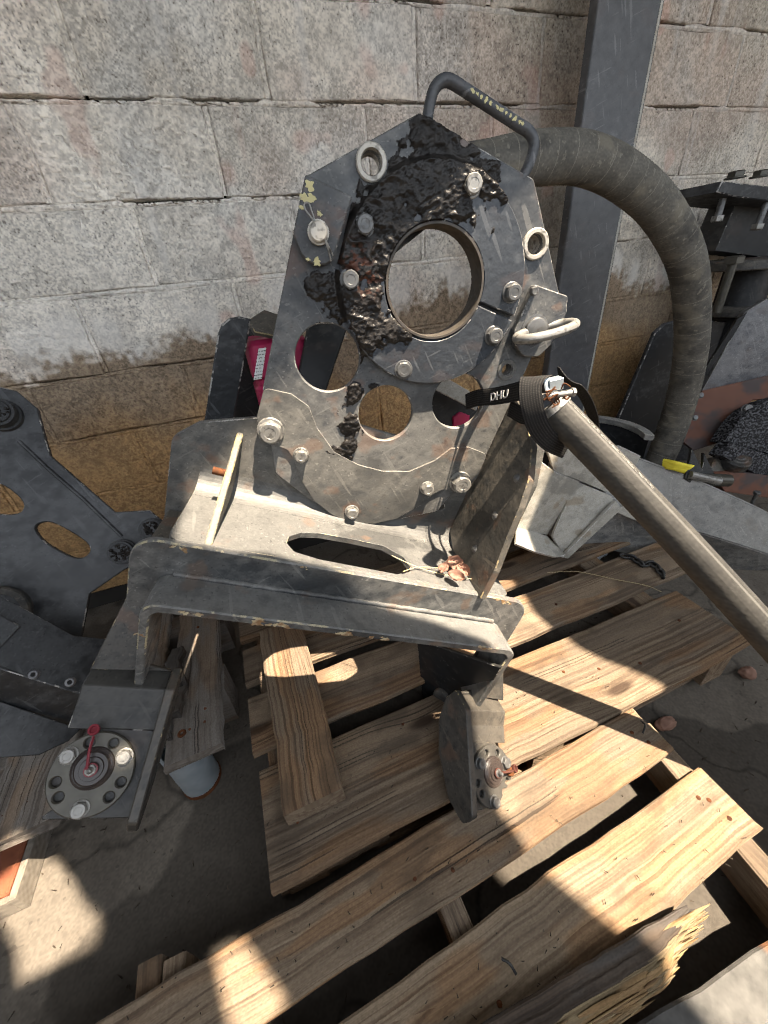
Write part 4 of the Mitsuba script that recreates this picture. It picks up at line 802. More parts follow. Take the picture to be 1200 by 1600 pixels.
def ribbon(path, wdir, w, t=0.0022, n=6):
    """A webbing strap along path; wdir the direction of its width at each point; uv = (across, along)."""
    p = smooth_path(path, n); d = smooth_path(wdir, n); m = len(p)
    tg = np.gradient(p, axis=0); L = np.r_[0, np.cumsum(np.linalg.norm(np.diff(p, axis=0), axis=1))]
    V, UV = [], []; k = 10
    for i in range(m):
        x = nrm(d[i] - tg[i] * (d[i] @ tg[i]) / (tg[i] @ tg[i])); z = nrm(np.cross(x, tg[i]))
        for a_, b_ in [(-.5, -1), (-.25, -1.1), (0, -1.15), (.25, -1.1), (.5, -1), (.5, 1), (.25, 1.1), (0, 1.15), (-.25, 1.1), (-.5, 1)]:
            V.append(p[i] + x * a_ * w + z * b_ * t / 2); UV.append((a_ * w, L[i]))
    i, j = np.meshgrid(np.arange(m - 1), np.arange(k), indexing='ij'); j2 = (j + 1) % k
    f = np.stack([i * k + j, i * k + j2, (i + 1) * k + j2, (i + 1) * k + j], -1).reshape(-1, 4)
    return np.array(V), np.vstack([f[:, [0, 1, 2]], f[:, [0, 2, 3]]]), np.array(UV)
st = thing('lashing_strap', 'black ribbed webbing strap with white lettering, tied from the bracket round the pole', 'strap')
upd = A(*UPV); rtd = nrm(np.cross(FWD, UPV))
s1 = [A(*a_) for a_ in [[0.4504,0.745,0.8248],[0.4411,0.685,0.8492],[0.4506,0.635,0.863],[0.4521,0.575,0.8846],[0.4424,0.525,0.9056]]]
obj('band', ribbon(s1, [upd - 0.1 * rtd] * 5, 0.033), 'm_strap', st, smooth=True, uv=True)
s2 = [A(*a_) for a_ in [[0.4755,0.545,0.913],[0.4238,0.505,0.9248],[0.4106,0.492,0.912],[0.4157,0.487,0.8821],[0.4375,0.492,0.8463],[0.4833,0.51,0.805],[0.5545,0.54,0.7614]]]
obj('loop', ribbon(s2, [rtd + 0.1 * upd, rtd, rtd, rtd + 0.15 * upd, rtd + 0.3 * upd, rtd * 0.8 + 0.6 * upd, rtd * 0.6 + 0.8 * upd], 0.035), 'm_strap', st, smooth=True, uv=True)
s3 = [A(*a_) for a_ in [[0.5096,0.545,0.9161],[0.5146,0.53,0.9052],[0.5501,0.54,0.8853],[0.6019,0.56,0.8459],[0.6433,0.575,0.8021],[0.6624,0.58,0.7666]]]
obj('loop', ribbon(s3, [A(*FWD) * .8 + 0.4 * upd] * 2 + [A(*FWD) + 0.3 * upd] * 4, 0.033), 'm_strap', st, smooth=True, uv=True)
s4 = [A(*a_) for a_ in [[0.4731,0.62,0.8386],[0.4624,0.56,0.842],[0.4519,0.52,0.8665]]]
obj('loop', ribbon(s4, [upd] * 3, 0.03), 'm_strap', st, smooth=True, uv=True)
tm = meshkit.text_mesh('DHU', 0.0128, 0.0009, bold=True)
o_ = A(*[0.4445,0.64,0.8528]); exl = nrm(A(*[0.4463,0.57,0.8787]) - o_); eyl = nrm(upd - exl * (upd @ exl)); ezl = np.cross(exl, eyl)
tv = np.asarray(tm.vertices) * A(1.5, 1.1, 1)
obj('lettering', ((tv @ np.array([exl, eyl, ezl])) + o_ + ezl * 0.004, np.asarray(tm.faces), np.zeros((len(tv), 2))), 'm_letter', st, kind='stuff')

# ------------------------------------------------------------------ grey arm and its white bracket on the right
ar_ = thing('boom', 'long grey steel machine arm running to the right edge under the pole', 'arm')
topE = smooth_path([[0.983,0.99,0.5852],[1.2255,0.9,0.4503],[1.3568,0.79,0.3881],[1.4596,0.7,0.3316],[1.6113,0.62,0.2431],[1.9306,0.54,0.047]], 5)
midE = smooth_path([[0.9131,0.9,0.3971],[1.118,0.825,0.2961],[1.2986,0.73,0.2351],[1.4094,0.64,0.1998],[1.5921,0.56,0.1168],[1.9249,0.49,-0.0675]], 5)
botE = smooth_path([[0.9218,0.9,0.1944],[1.1389,0.835,0.1024],[1.3632,0.74,0.0322],[1.5406,0.65,-0.0217],[1.7433,0.57,-0.0875],[2.1212,0.5,-0.2827]], 5)
def loft(rows, close=True):
    V = np.stack(rows, 1); m, k = V.shape[:2]; j = np.arange(k); i = np.arange(m - 1)
    i, j = np.meshgrid(i, np.arange(k if close else k - 1), indexing='ij'); j2 = (j + 1) % k
    f = np.stack([i * k + j, i * k + j2, (i + 1) * k + j2, (i + 1) * k + j], -1).reshape(-1, 4)
    F = [f[:, [0, 1, 2]], f[:, [0, 2, 3]]]
    if close:
        for e in (0, m - 1): F.append(np.array([[e * k, e * k + a_, e * k + a_ + 1] for a_ in range(1, k - 1)]))
    return V.reshape(-1, 3), np.vstack(F), np.zeros((m * k, 2))
bk_ = A(0.05, 0.13, 0.03)
obj('web', loft([topE, topE + A(-0.002, -0.004, -0.003), midE, midE + A(0.02, 0.09, 0.0), topE + A(0.01, 0.02, 0.0)]), 'm_arm', ar_)
obj('lip', loft([midE + A(0, -0.002, -0.002), midE + A(0, -0.006, -0.008), botE, botE + A(0.01, 0.08, 0.01), midE + A(0.01, 0.085, -0.004)]), 'm_arm', ar_)
obj('seam', tube(midE + A(0, -0.003, -0.001), 0.004, 8), 'm_arm', ar_, smooth=True)
obj('edge_bar', tube(topE + A(0, 0.003, 0.001), 0.0045, 8), 'm_arm', ar_, smooth=True)
wb = thing('welded_bracket', 'white dusty welded steel bracket catching the sun behind the gusset', 'bracket')
obj('back_plate', plate([[0.7185,0.86,0.6108],[0.8547,0.86,0.4961],[0.9628,0.86,0.4349],[0.8546,0.84,0.2561],[0.7251,0.86,0.3185]], 0.012), 'm_white', wb)
obj('upper_web', plate([[0.7999,0.87,0.6093],[0.8543,0.87,0.5972],[1.0415,0.85,0.5065],[1.0974,0.85,0.3578],[0.9622,0.86,0.4375],[0.8547,0.86,0.4961]], 0.012), 'm_white', wb)
obj('side_plate', plate([[0.9578,0.858,0.4372],[1.0943,0.85,0.3483],[1.0976,0.8,0.3318],[0.8885,0.78,0.2016],[0.8714,0.79,0.2231],[0.8527,0.842,0.2609]], 0.013), 'm_white', wb)
obj('base_plate', plate([[0.7248,0.86,0.3212],[0.8522,0.842,0.2638],[0.8849,0.782,0.2014],[0.8273,0.77,0.2228],[0.7404,0.775,0.2776],[0.6775,0.79,0.323]], 0.010), 'm_white', wb)
obj('edge_strip', plate([[1.0823,0.8,0.3543],[1.1169,0.797,0.3147],[0.8919,0.775,0.1898],[0.8636,0.777,0.2044]], 0.012), 'm_white', wb)
obj('stiffener', plate([[1.1242,0.8,0.3292],[1.0808,0.795,0.3135],[1.2123,0.76,0.2389],[1.2912,0.74,0.2089],[1.2232,0.76,0.29]], 0.010), 'm_white', wb)
obj('gusset_web', plate([[1.1308,0.86,0.5163],[1.2181,0.86,0.4676],[1.2074,0.86,0.4134],[1.1718,0.86,0.415],[1.0533,0.88,0.5267]], 0.02), 'm_white', wb)
obj('curved_web', plate([[0.7583,0.86,0.677],[0.7898,0.85,0.5981],[0.7726,0.84,0.4767],[0.7203,0.84,0.3605],[0.6912,0.84,0.3571],[0.7139,0.85,0.5321],[0.725,0.86,0.6294]], 0.012), 'm_dusty', wb)
cf = thing('ring_flange', 'dark round steel flange with a grey rim behind the grey arm', 'flange')
RC, R1 = A(1.167, 1.046, 0.50), 0.217
ra_ = np.radians(np.linspace(-38, 205, 60))
obj('rim', xf(prism(np.vstack([np.c_[R1 * np.cos(ra_), R1 * np.sin(ra_)], np.c_[R1 * 0.86 * np.cos(ra_[::-1]), R1 * 0.86 * np.sin(ra_[::-1])]]), -0.022, 0.0, (), 0.002), RC, (1, 0, 0), (0, 1, 0), (0, 0, 1)), 'm_arm', cf)
obj('wall', xf(prism(np.vstack([np.c_[R1 * 0.97 * np.cos(ra_), R1 * 0.97 * np.sin(ra_)], np.c_[R1 * 0.93 * np.cos(ra_[::-1]), R1 * 0.93 * np.sin(ra_[::-1])]]), -0.16, -0.0225, (), 0.001), RC, (1, 0, 0), (0, 1, 0), (0, 0, 1)), 'm_frame', cf)
obj('dish', lathe([(R1 * 0.925, -0.11), (R1 * 0.3, -0.112), (0, -0.112)], 64, RC), 'm_frame', cf, smooth=30)
for t_ in (1.1, 1.75, 2.5):
    e_ = A(math.cos(t_), math.sin(t_), 0)
    obj('web', plate([RC + e_ * R1 * 0.3 + A(0, 0, -0.05), RC + e_ * R1 * 0.85 + A(0, 0, -0.05), RC + e_ * R1 * 0.85 + A(0, 0, -0.004), RC + e_ * R1 * 0.35 + A(0, 0, -0.03)], 0.01), 'm_frame', cf)
cp_ = [[1.1621,0.85,0.109],[1.0164,0.82,0.0763]]
tag(obj('pipe_coupling', join(tube([A(*cp_[0]), A(*cp_[1])], 0.026, 28), lathe([(0.030, 0), (0.030, 0.012), (0.026, 0.013)], 28, A(*cp_[0]) * 0.4 + A(*cp_[1]) * 0.6, A(*cp_[1]) - A(*cp_[0])), lathe([(0.030, 0), (0.030, 0.012), (0.026, 0.013)], 28, A(*cp_[0]) * 0.75 + A(*cp_[1]) * 0.25, A(*cp_[1]) - A(*cp_[0]))), 'm_galv', smooth=40), 'dull grey ribbed pipe coupling under the white bracket', 'coupling')
ch = thing('chain', 'rusty dark chain lying on the pallet board under the arm', 'chain')
cpts = smooth_path([[1.1075,0.7412,0.15],[1.1302,0.7138,0.15],[1.126,0.6771,0.15],[1.1593,0.6682,0.15],[1.1527,0.6341,0.15],[1.1358,0.6067,0.15]], 4)
for k in range(0, len(cpts) - 2, 2):
    c_ = (cpts[k] + cpts[k + 2]) / 2; d_ = nrm(cpts[k + 2] - cpts[k]); s_ = nrm(np.cross(d_, (0, 0, 1))) if k % 4 == 0 else A(0, 0, 1)
    a_ = np.linspace(0, 2 * math.pi, 21)[:-1]
    obj('link', tube(c_ + np.outer(np.cos(a_) * 0.016, d_) + np.outer(np.sin(a_) * 0.010, s_), 0.0042, 8, closed=True), 'm_black', ch, smooth=True)
tag(obj('yellow_hose', tube(smooth_path([[1.7465,0.74,-0.1616],[1.881,0.7,-0.2201],[2.0935,0.66,-0.3199],[2.4387,0.6,-0.4887]], 6), 0.012, 16), 'm_yellow', smooth=True), 'thin yellow hose under the arm at the right edge', 'hose')

# ------------------------------------------------------------------ machine standing in the right corner
mc = thing('corner_machine', 'dark machine frame with bolted flanges and a rusty side plate in the right corner', 'machine')
tp = [[1.6277,1.15,1.2107],[1.6399,1.15,1.2382],[1.8735,1.15,1.2178],[2.0925,1.15,1.1983],[2.1274,1.15,1.1525],[1.9006,1.15,1.1765],[1.735,1.15,1.1934]]
obj('top_plate', xf(prism([(a_[0], a_[2]) for a_ in tp], 0, 0.19, (), 0.003), (0, 1.34, 0), (1, 0, 0), (0, 0, 1), (0, -1, 0)), 'm_frame', mc)
for k, (a_, b_) in enumerate([([1.7249,1.19,1.2031], [1.726,1.19,1.1479]), ([1.9291,1.17,1.1746], [1.9251,1.17,1.1114])]):
    a_, b_ = A(*a_), A(*b_); d_ = nrm(b_ - a_)
    s_ = obj('stud', tube([a_ - d_ * 0.02, b_], 0.011, 14), 'm_zincdark', mc, smooth=40)
    obj('nut', hexbolt(b_, d_, 0.020, 0.018), 'm_zinc', s_)
for c_ in ([1.7678,1.2,1.2498], [1.9572,1.24,1.2552]): obj('bolt', hexbolt(c_, (0, 0, 1), 0.026, 0.02, 0.032), 'm_disc', mc)
obj('column', plate([[1.8939,1.25,1.2002],[1.8584,1.25,1.0383],[2.4684,1.25,0.9535],[2.3059,1.25,1.1664]], 0.10), 'm_black', mc)
for nm_, px, r_ in (('flange', [2.0145,1.22,1.0], 0.155), ('flange', [2.1203,1.24,0.8243], 0.150)):
    obj(nm_, lathe([(0, 0.0), (r_ - 0.004, 0.0), (r_, -0.004), (r_, -0.030), (r_ - 0.004, -0.034), (0, -0.034)], 56, px), 'm_black' if nm_ == 'x' else 'm_leg', mc, smooth=30)
fb = A(*[1.7701,1.115,0.9974])
obj('bolt', hexbolt(fb, (0, 0, 1), 0.030, 0.024, 0.0, 0.3, 0.16), 'm_disc', mc)
obj('core', lathe([(0.09, 0), (0.09, -0.5)], 30, A(*[2.1378,1.27,0.9933])), 'm_black', mc, smooth=40)
obj('dark_panel', plate([[1.5465,1.24,0.4199],[1.6353,1.24,0.7724],[1.6803,1.24,0.8006],[1.7914,1.24,0.8091],[2.1227,1.24,0.7504],[2.1102,1.24,0.5451],[2.1402,1.24,0.0712],[1.8615,1.24,0.1389]], 0.02, 0.004), 'm_frame', mc)
obj('rivet', lathe([(0, 0.006), (0.008, 0.005), (0.012, 0)], 16, [1.7908,1.238,0.6525], (0, -1, 0.1)), 'm_bush', mc, smooth=True)
obj('body', plate([[1.7886,1.02,0.8418],[1.8411,1.0,0.8783],[1.9785,0.97,0.9016],[2.0122,0.88,0.6343],[1.9165,0.94,0.6079],[1.7206,1.04,0.5606],[1.7432,1.05,0.6156]], 0.03), 'm_scuffed', mc, label='scuffed bare steel side of the machine')
obj('edge_plate', plate([[1.7783,1.04,0.8206],[1.7886,1.02,0.8418],[1.751,1.05,0.6144],[1.7331,1.07,0.6211]], 0.05), 'm_black', mc)
obj('rust_plate', plate([[1.7109,1.035,0.566],[1.9045,0.935,0.6132],[1.9988,0.875,0.6395],[1.9699,0.84,0.5417],[1.8217,0.9,0.5494],[1.7839,0.9,0.4939],[1.72,0.89,0.4029],[1.6175,0.93,0.368],[1.5898,0.98,0.4062]], 0.015), 'm_rustplate', mc, label='rusty red brown side plate')
for c_, r_ in (([1.5926,0.955,0.5009], 0.010), ([1.7384,0.875,0.5269], 0.017), ([1.6912,0.865,0.4309], 0.018), ([1.6382,0.99,0.5713], 0.010)):
    obj('bolt', hexbolt(c_, nrm(A(-0.35, -0.75, 0.55)), r_, r_ * 0.9, r_ * 1.15), 'm_zincdark', mc)
tr = thing('rubber_block', 'coarse black rubber block beside the rusty side plate', 'block')
obj('face', plate([[1.6805,0.86,0.5031],[1.7241,0.86,0.5336],[1.7973,0.85,0.556],[1.9443,0.82,0.5747],[1.9732,0.75,0.3633],[1.7996,0.78,0.3711],[1.6148,0.83,0.4418]], 0.06), 'm_tread', tr)
obj('side', plate([[1.6141,0.828,0.4376],[1.7991,0.778,0.3667],[1.9803,0.748,0.349],[2.0515,0.72,0.1864],[1.7903,0.74,0.2816],[1.5682,0.8,0.4077]], 0.05), 'm_tread', tr)
cl2 = thing('clevis', 'rusted clevis joint with a pin in two black lugs above the arm', 'joint')
for k in (0, 1):
    d_ = 21 * k
    pts = [[[1.3842,0.8,0.4777],[1.424,0.76,0.3941],[1.4211,0.755,0.3668],[1.3959,0.75,0.34],[1.354,0.77,0.3827],[1.3791,0.8,0.4429]], [[1.4321,0.785,0.4555],[1.481,0.745,0.3632],[1.4767,0.74,0.3331],[1.4531,0.735,0.3026],[1.4096,0.755,0.352],[1.4328,0.785,0.4162]]][k]
    obj('lug', plate(pts, 0.012), 'm_black', cl2)
pp = [[1.3669,0.77,0.3944],[1.4599,0.725,0.3653]]
obj('pin', tube([A(*pp[0]), A(*pp[1])], 0.014, 18), 'm_zinc', cl2, smooth=40)
obj('socket', tube([A(*pp[1]) - A(0.03, -0.03, 0), A(*pp[1]) + A(0.05, -0.0, -0.01)], 0.022, 20), 'm_disc', cl2, smooth=40)
obj('link_arm', plate([[1.5114,0.77,0.357],[1.6693,0.77,0.327],[1.9723,0.7,0.2406],[2.0241,0.68,0.1232],[1.8095,0.72,0.2005],[1.5892,0.76,0.2709]], 0.05), 'm_rustplate', cl2)
dc = A(*[1.6606,0.8,0.3753])
obj('disc_cap', lathe([(0, 0.014), (0.018, 0.014), (0.022, 0.010), (0.030, 0.010), (0.034, 0.006), (0.044, 0.006), (0.048, 0.0), (0.048, -0.03)], 40, dc, nrm(A(-0.1, -0.35, 1))), 'm_leg', cl2, smooth=30)
obj('bed', plate([[1.6072,0.84,0.3829],[1.7892,0.86,0.3653],[2.0784,0.76,0.2503],[2.085,0.74,0.192],[1.7102,0.78,0.2844],[1.533,0.8,0.3488]], 0.04), 'm_leg', cl2)
obj('bolt', hexbolt([1.6207,0.68,0.2912], (0, 0, 1), 0.012, 0.010, 0, 0, 0.06), 'm_zincdark', cl2)
ys = thing('yellow_wrap', 'bright yellow woven sling end beside the foot of the big hose', 'sling')
obj('fold', ribbon([[1.3183,0.84,0.4218],[1.3259,0.8,0.4265],[1.3748,0.785,0.4083],[1.4326,0.8,0.3949]], [nrm(A(0, -0.2, 1))] * 4, 0.034, 0.008), 'm_yellow', ys, smooth=True, uv=True)

# ------------------------------------------------------------------ behind the bracket: cradle and canister
cr = thing('steel_cradle', 'dark sheet steel cradle with rounded cheeks behind the bracket', 'cradle')
obj('cheek', plate([*[[-0.1369,0.95,0.774],[-0.1139,0.95,0.8193],[-0.0274,0.95,1.0019],[-0.0139,0.95,1.021],[0.0045,0.95,1.0309],[0.0255,0.95,1.0321],[0.0472,0.95,1.0248],[0.0366,0.95,1.0],[-0.0443,0.95,0.8235],[-0.0716,0.95,0.759]]], 0.022, 0.003), 'm_frame', cr)
obj('cheek', plate([[0.0979,0.93,0.826],[0.1136,0.93,0.8862],[0.1708,0.97,1.0013],[0.2652,0.97,0.9901],[0.1874,0.93,0.8709],[0.1538,0.92,0.8179]], 0.02, 0.003), 'm_black', cr)
obj('top_strip', plate([[0.043,0.955,1.0274],[0.0812,1.0,1.0344],[0.1256,1.0,1.0217],[0.0975,0.95,0.9845],[0.0479,0.94,0.9994]], 0.012, 0.002), 'm_leg', cr)
obj('back_panel', plate([[0.0292,1.1,1.016],[0.1756,1.1,0.999],[0.0621,1.1,0.6324],[-0.1098,1.1,0.6742]], 0.012), 'm_black', cr)
cn = thing('canister', 'dark red plastic canister with a pale label, held in the cradle', 'canister')
cx = [[0.0247,0.9756],[0.1014,0.9736],[0.0621,0.8778],[-0.0146,0.8907],[-0.044,0.8024],[0.0438,0.7812]]
x0, x1 = cx[0][0] - 0.004, cx[1][0] + 0.06
zt, zm, zb = cx[0][1] + 0.005, cx[3][1], 0.60
def can(za, zb_, ins=0.0): return xf(prism(rounded([(x0 + ins, 0.97 + ins), (x1, 0.97 + ins), (x1, 1.085), (x0 + ins, 1.085)], 0.022, 6), za, zb_, (), 0.011), (0, 0, 0), (1, 0, 0), (0, 1, 0), (0, 0, 1))
obj('upper_body', can(zm + 0.001, zt), 'm_red', cn)
obj('waist', can(zm - 0.006, zm + 0.0005, 0.006), 'm_red', cn)
obj('lower_body', can(zb, zm - 0.006), 'm_red', cn)
obj('label', plate([[0.0492,0.9685,0.9638],[0.0664,0.9685,0.9641],[0.0401,0.9685,0.8995],[0.0211,0.9685,0.8997]], 0.0008, 0.0002), 'm_paper', cn)
gz = thing('grey_bar', 'pale grey flat bar crossing behind the right lower hole of the bracket', 'bar')
obj('bar', plate([[0.4494,0.92,0.8687],[0.4867,0.915,0.8431],[0.5917,0.9,0.7714],[0.574,0.895,0.7406],[0.4689,0.91,0.8079],[0.4339,0.92,0.8315]], 0.012, 0.002), 'm_white', gz)
bx_ = thing('battery_box', 'black box with a red end behind the right lower hole', 'box')
obj('case', plate([[0.4754,0.96,0.8062],[0.6174,0.95,0.7289],[0.603,0.94,0.6288],[0.459,0.95,0.6573]], 0.1, 0.004), 'm_black', bx_)
obj('red_end', plate([[0.5309,0.945,0.717],[0.5543,0.943,0.7279],[0.5844,0.94,0.7116],[0.5755,0.94,0.663],[0.5303,0.943,0.6717]], 0.012, 0.003), 'm_red', bx_)

# ------------------------------------------------------------------ dark frame and channel on the left
lf = thing('slotted_frame', 'dark blue grey steel frame plate with oval slots leaning at the left edge', 'frame')
LN = nrm(A(0.18, -0.86, 0.48)); LO = A(*[-0.4329,0.98,0.6686])
lo = lambda pts: pts
lout = [[-0.5922,1.1221,0.983],[-0.508,1.118,0.9441],[-0.4827,1.1157,0.9304],[-0.457,1.0988,0.8905],[-0.4596,1.0607,0.8233],[-0.4596,1.0446,0.7944],[-0.3731,0.9818,0.6495],[-0.3033,0.9864,0.6314],[-0.2802,0.9715,0.5962],[-0.2879,0.9417,0.5456],[-0.393,0.909,0.5264],[-0.4675,0.8816,0.5054],[-0.5088,0.8274,0.4238],[-0.5472,0.7836,0.3596],[-0.7391,0.7972,0.4559]]
ls1 = [[-0.5252,0.9582,0.6643],[-0.51,0.9659,0.6723],[-0.4871,0.9642,0.6607],[-0.4503,0.9476,0.6171],[-0.4411,0.9355,0.5919],[-0.4558,0.9262,0.5807],[-0.4784,0.9261,0.5891],[-0.5146,0.9422,0.6316]]
ls2 = [[-0.6046,1.0129,0.7919],[-0.5675,1.0098,0.7726],[-0.5422,0.9996,0.7448],[-0.5313,0.9857,0.7157],[-0.5454,0.9752,0.7021],[-0.5799,0.9741,0.7133],[-0.6174,0.9848,0.7464]]
def curve3(p_, n_=4):
    p_ = np.asarray(p_, float); q_ = np.vstack([p_, p_[:3]]); c_ = smooth_path(q_, n_)
    return c_[n_:n_ * (len(p_) + 1)]
obj('plate', plate(lout, 0.016, 0.002, [curve3(ls1), curve3(ls2)]), 'm_frame', lf)
lx = lambda: None
for c_, r_ in (([-0.5172,1.0849,0.8882], 0.030), ([-0.3817,0.9328,0.5648], 0.026), ([-0.3102,0.961,0.5886], 0.025)):
    s_ = obj('stud', lathe([(0, 0.040), (r_ * 0.78, 0.040), (r_ * 0.82, 0.036), (r_, 0.036), (r_, 0.012), (r_ * 1.15, 0.012), (r_ * 1.18, 0.0)], 30, c_, LN), 'm_black', lf, smooth=30)
    vv = meshkit  # gritty grease on the stud's end
    gx = [A(r_ * 0.7 * math.sqrt(nrg.random()) * math.cos(t_), 0, 0) for t_ in (0,)]
    pe_ = []
    e1_ = nrm(np.cross(LN, (0, 0, 1))); e2_ = np.cross(LN, e1_)
    for k in range(40):
        t_ = nrg.random() * 6.28; q_ = r_ * 0.76 * math.sqrt(nrg.random())
        ic = trimesh.creation.icosphere(subdivisions=1, radius=0.0032)
        pe_.append((ic.vertices * nrg.uniform(0.6, 1.3, 3) + A(*c_) + LN * 0.040 + e1_ * q_ * math.cos(t_) + e2_ * q_ * math.sin(t_), np.asarray(ic.faces), None))
    k_ = obj('grit', join(*pe_), 'm_grease', s_, smooth=True, kind='stuff')
obj('ridge', tube([A(*a_) + LN * 0.002 for a_ in [[-0.5054,1.0575,0.8346],[-0.4687,1.0271,0.7665],[-0.4256,0.9955,0.6936],[-0.3751,0.9518,0.5965]]], 0.004, 8), 'm_frame', lf, smooth=True)
obj('hub_ring', lathe([(0.040, 0.022), (0.052, 0.022), (0.055, 0.018), (0.055, 0.0), (0.040, 0.0), (0.040, 0.022)], 40, [-0.622,0.8652,0.5339], LN), 'm_leg', lf, smooth=30)
lc = thing('steel_channel', 'folded dark steel channel with two drilled holes at the lower left edge', 'channel')
obj('top_face', plate([[-0.6333,0.84,0.677],[-0.5402,0.8,0.5838],[-0.4874,0.775,0.4798],[-0.4212,0.775,0.442],[-0.4509,0.665,0.3928],[-0.5618,0.69,0.5239],[-0.6176,0.7,0.5882]], 0.008, 0.0015), 'm_frame', lc)
obj('web', plate([[-0.6169,0.7,0.5896],[-0.561,0.69,0.5254],[-0.4501,0.664,0.3915],[-0.5054,0.655,0.3278],[-0.5939,0.68,0.455],[-0.6445,0.69,0.5328]], 0.008, 0.0015), 'm_frame', lc)
obj('lip', plate([[-0.6445,0.69,0.5328],[-0.5921,0.678,0.4568],[-0.5073,0.655,0.3342],[-0.508,0.62,0.3526],[-0.5452,0.6,0.3668],[-0.6567,0.6,0.4367]], 0.008, 0.0015), 'm_frame', lc)
obj('cover', plate([[-0.6248,0.79,0.6504],[-0.5574,0.77,0.5916],[-0.5428,0.765,0.5496],[-0.5613,0.72,0.5472],[-0.6199,0.72,0.6009]], 0.01, 0.0015), 'm_frame', lc)
for c_ in ([-0.521,0.682,0.4931], [-0.4767,0.675,0.4515]):
    obj('hole_rim', lathe([(0.004, 0.0015), (0.0065, 0.003), (0.0085, 0.002), (0.0095, -0.004)], 20, c_, nrm(A(0.12, -0.72, 0.68))), 'm_scuffed', lc, smooth=True)
    
# ------------------------------------------------------------------ small things: leaves, straws, dirt
def leaf(c, size, nrmv, rot, curl, seed):
    nx, ny = 22, 16
    u_, v_ = np.meshgrid(np.linspace(-1, 1, nx), np.linspace(-1, 1, ny), indexing='ij')
    pt_ = np.stack([u_ * 1.3, v_ * 1.3, np.full_like(u_, seed * 3.7)], -1)
    w_ = (1 - np.abs(u_) ** 2.2) * (0.52 + 0.30 * (meshkit.fbm(np.stack([u_ * 2.5, np.sign(v_), np.full_like(u_, seed * 1.9)], -1), 3) - 0.3))
    x, y = u_ * size, v_ * w_ * size
    z = size * (curl * (0.75 * v_ ** 2 * (w_ + 0.2) + 0.35 * u_ ** 2) + 0.85 * (meshkit.fbm(pt_ * 1.6, 3) - 0.5))
    x = x * (1 - 0.18 * u_ ** 2) + size * 0.22 * (meshkit.fbm(pt_ + 9, 2) - 0.5)
    V = np.stack([x, y, z], -1).reshape(-1, 3)
    i, j = np.meshgrid(np.arange(nx - 1), np.arange(ny - 1), indexing='ij')
    f = np.stack([i * ny + j, (i + 1) * ny + j, (i + 1) * ny + j + 1, i * ny + j + 1], -1).reshape(-1, 4)
    nz = nrm(nrmv); ex = nrm(np.cross(nz, [math.sin(rot), math.cos(rot), 0.3])); ey = np.cross(nz, ex)
    return xf((V, np.vstack([f[:, [0, 1, 2]], f[:, [0, 2, 3]]]), np.zeros((len(V), 2))), c, ex, ey, nz)
LL = [((706, 882), 0.024, 0.4, 1.1, 0.13), ((722, 897), 0.020, 1.4, 0.9, 0.13), ((690, 893), 0.016, 2.4, 1.0, 0.14), ((712, 907), 0.018, 3.0, 0.8, 0.15)]
LP = [[0.3383,0.6012,0.4972],[0.3545,0.5769,0.4889],[0.3013,0.5749,0.5132],[0.3179,0.5476,0.5046]]
LT = ['crumpled dry leaf standing upright on the bracket shelf, largest of the four', 'dark brown dry leaf on the shelf right against the gusset', 'small dry leaf curled at the left of the leaf pile on the shelf', 'flat pinkish dry leaf at the front edge of the shelf']
for k in range(4):
    obj('dry_leaf', leaf(dsc(A(*LP[k])) + A(0, 0, 0.011), [0.027, 0.021, 0.018, 0.022][k], nrm(A([0.3, -0.3, 0.1, 0.0][k], [-0.8, -0.5, -0.3, -0.2][k], 0.8)), k * 1.3, 1.0, k + 1), 'm_leaf', smooth=True, label=LT[k], cat='leaf', group='dry leaves on the bracket shelf')
for k, (pts, lab) in enumerate([([[0.204,0.627,0.5614],[0.2456,0.5926,0.5411],[0.2957,0.5702,0.5172],[0.3697,0.5578,0.4828]], 'long pale straw lying across the slot of the bracket shelf'), ([[0.2074,0.571,0.5583],[0.252,0.5903,0.5386],[0.3222,0.59,0.5064]], 'short pale straw beside the leaves on the shelf'), ([[0.8154,0.7815,0.15],[0.9055,0.7447,0.15],[0.9873,0.6617,0.15],[1.0512,0.5968,0.15],[1.0677,0.5565,0.15]], 'thin straw stalk lying on the pallet under the arm')]):
    obj('straw', tube(smooth_path(pts if k == 2 else dsc(pts), 8), 0.0011, 5), 'm_straw', smooth=True, label=lab, cat='straw')
def clod(c, s, seed):
    ic = trimesh.creation.icosphere(subdivisions=3, radius=1.0); v = np.asarray(ic.vertices)
    d = 0.65 + 0.7 * meshkit.fbm(v * 1.7 + seed, 3)
    return v * d[:, None] * A(*s) + A(*c), np.asarray(ic.faces), np.zeros((len(v), 2))
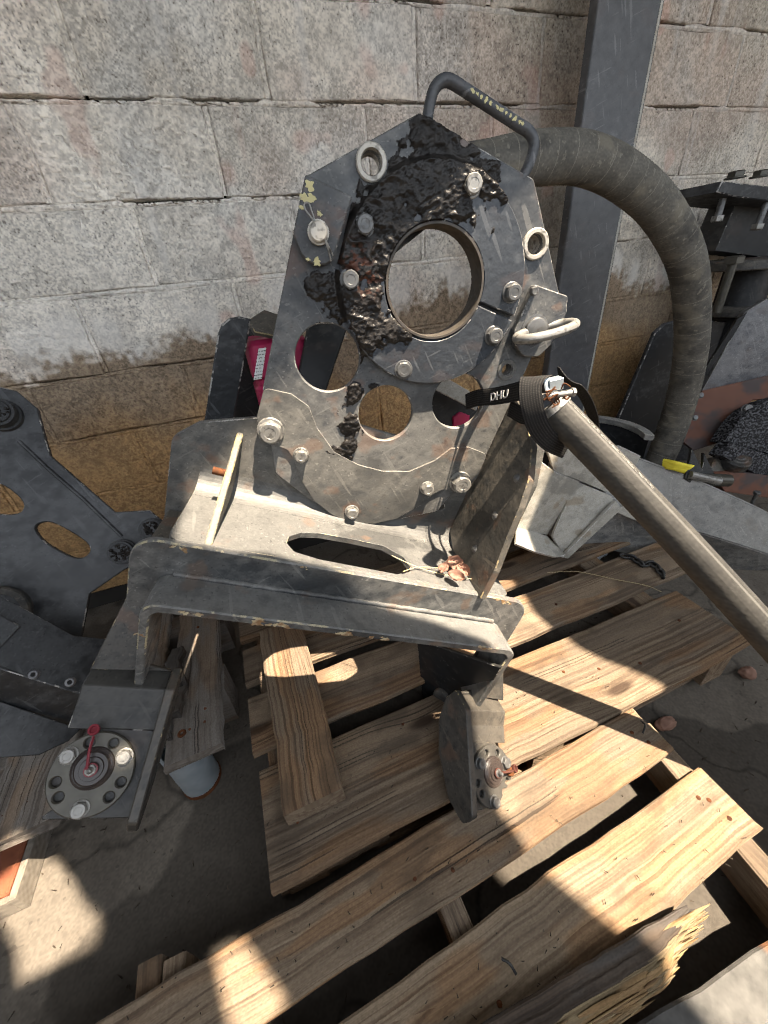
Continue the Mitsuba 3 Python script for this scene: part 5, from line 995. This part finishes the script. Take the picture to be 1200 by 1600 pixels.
for k, (c_, s_, m_, lab, cat) in enumerate([([1.1401,0.3081,0.02], (0.022, 0.018, 0.018), 'm_leaf', 'brown walnut sized clod on the floor below the pole', 'clod'), ([0.8128,0.2961,0.01], (0.030, 0.016, 0.012), 'm_leaf', 'brown curled debris on the floor beside the pallet end', 'clod'), ([0.3215,0.309,0.15], (0.010, 0.008, 0.008), 'm_rusty', 'small rusty crumb beside the right foot', 'crumb')]):
    obj('dirt_clod', clod(c_, s_, k * 3.1), m_, smooth=True, label=lab, cat=cat)
nb = [A(*a_) for a_ in [[0.1474,0.0904,0.142],[0.1555,0.0815,0.142],[0.1601,0.0699,0.142]]]
obj('bent_nail', tube(smooth_path([nb[0] + A(0, 0, 0.010), nb[1] + A(0, 0, 0.012), nb[2] + A(0, 0, 0.002)], 6), 0.0022, 8), 'm_black', smooth=40, label='bent dark nail sticking out of the shaded part of the second board', cat='nail')
nb = [A(*a_) for a_ in [[0.6639,0.2845,0.142],[0.6604,0.2714,0.142],[0.6467,0.263,0.142]]]
obj('bent_nail', tube(smooth_path([nb[0] + A(0, 0, 0.006), nb[1] + A(0, 0, 0.010), nb[2] + A(0, 0, 0.001)], 6), 0.0018, 8), 'm_black', smooth=40, label='short bent nail at the right end of the pallet board by the bracket foot', cat='nail')
cb = []
for k in range(260):
    x, y = nrg.uniform(-0.6, 0.68), nrg.choice([nrg.uniform(0.19, 0.27), nrg.uniform(0.03, 0.12), nrg.uniform(0.34, 0.52)])
    t_ = nrg.uniform(0, 6.28); l_ = nrg.uniform(0.002, 0.008)
    cb.append(tube([A(x, y, 0.142), A(x + l_ * math.cos(t_), y + l_ * math.sin(t_), 0.143)], [0.0009, 0.0004], 4))
for k in range(300):
    x, y = nrg.uniform(-0.9, 1.3), nrg.uniform(0.0, 0.75)
    t_ = nrg.uniform(0, 6.28); l_ = nrg.uniform(0.003, 0.014)
    cb.append(tube([A(x, y, 0.0015), A(x + l_ * math.cos(t_), y + l_ * math.sin(t_), 0.003)], [0.0013, 0.0006], 4))
obj('wood_crumbs', join(*cb), 'm_dirt', label='scattered splinters and crumbs of dirt on boards and floor', cat='dirt', kind='stuff', smooth=40)
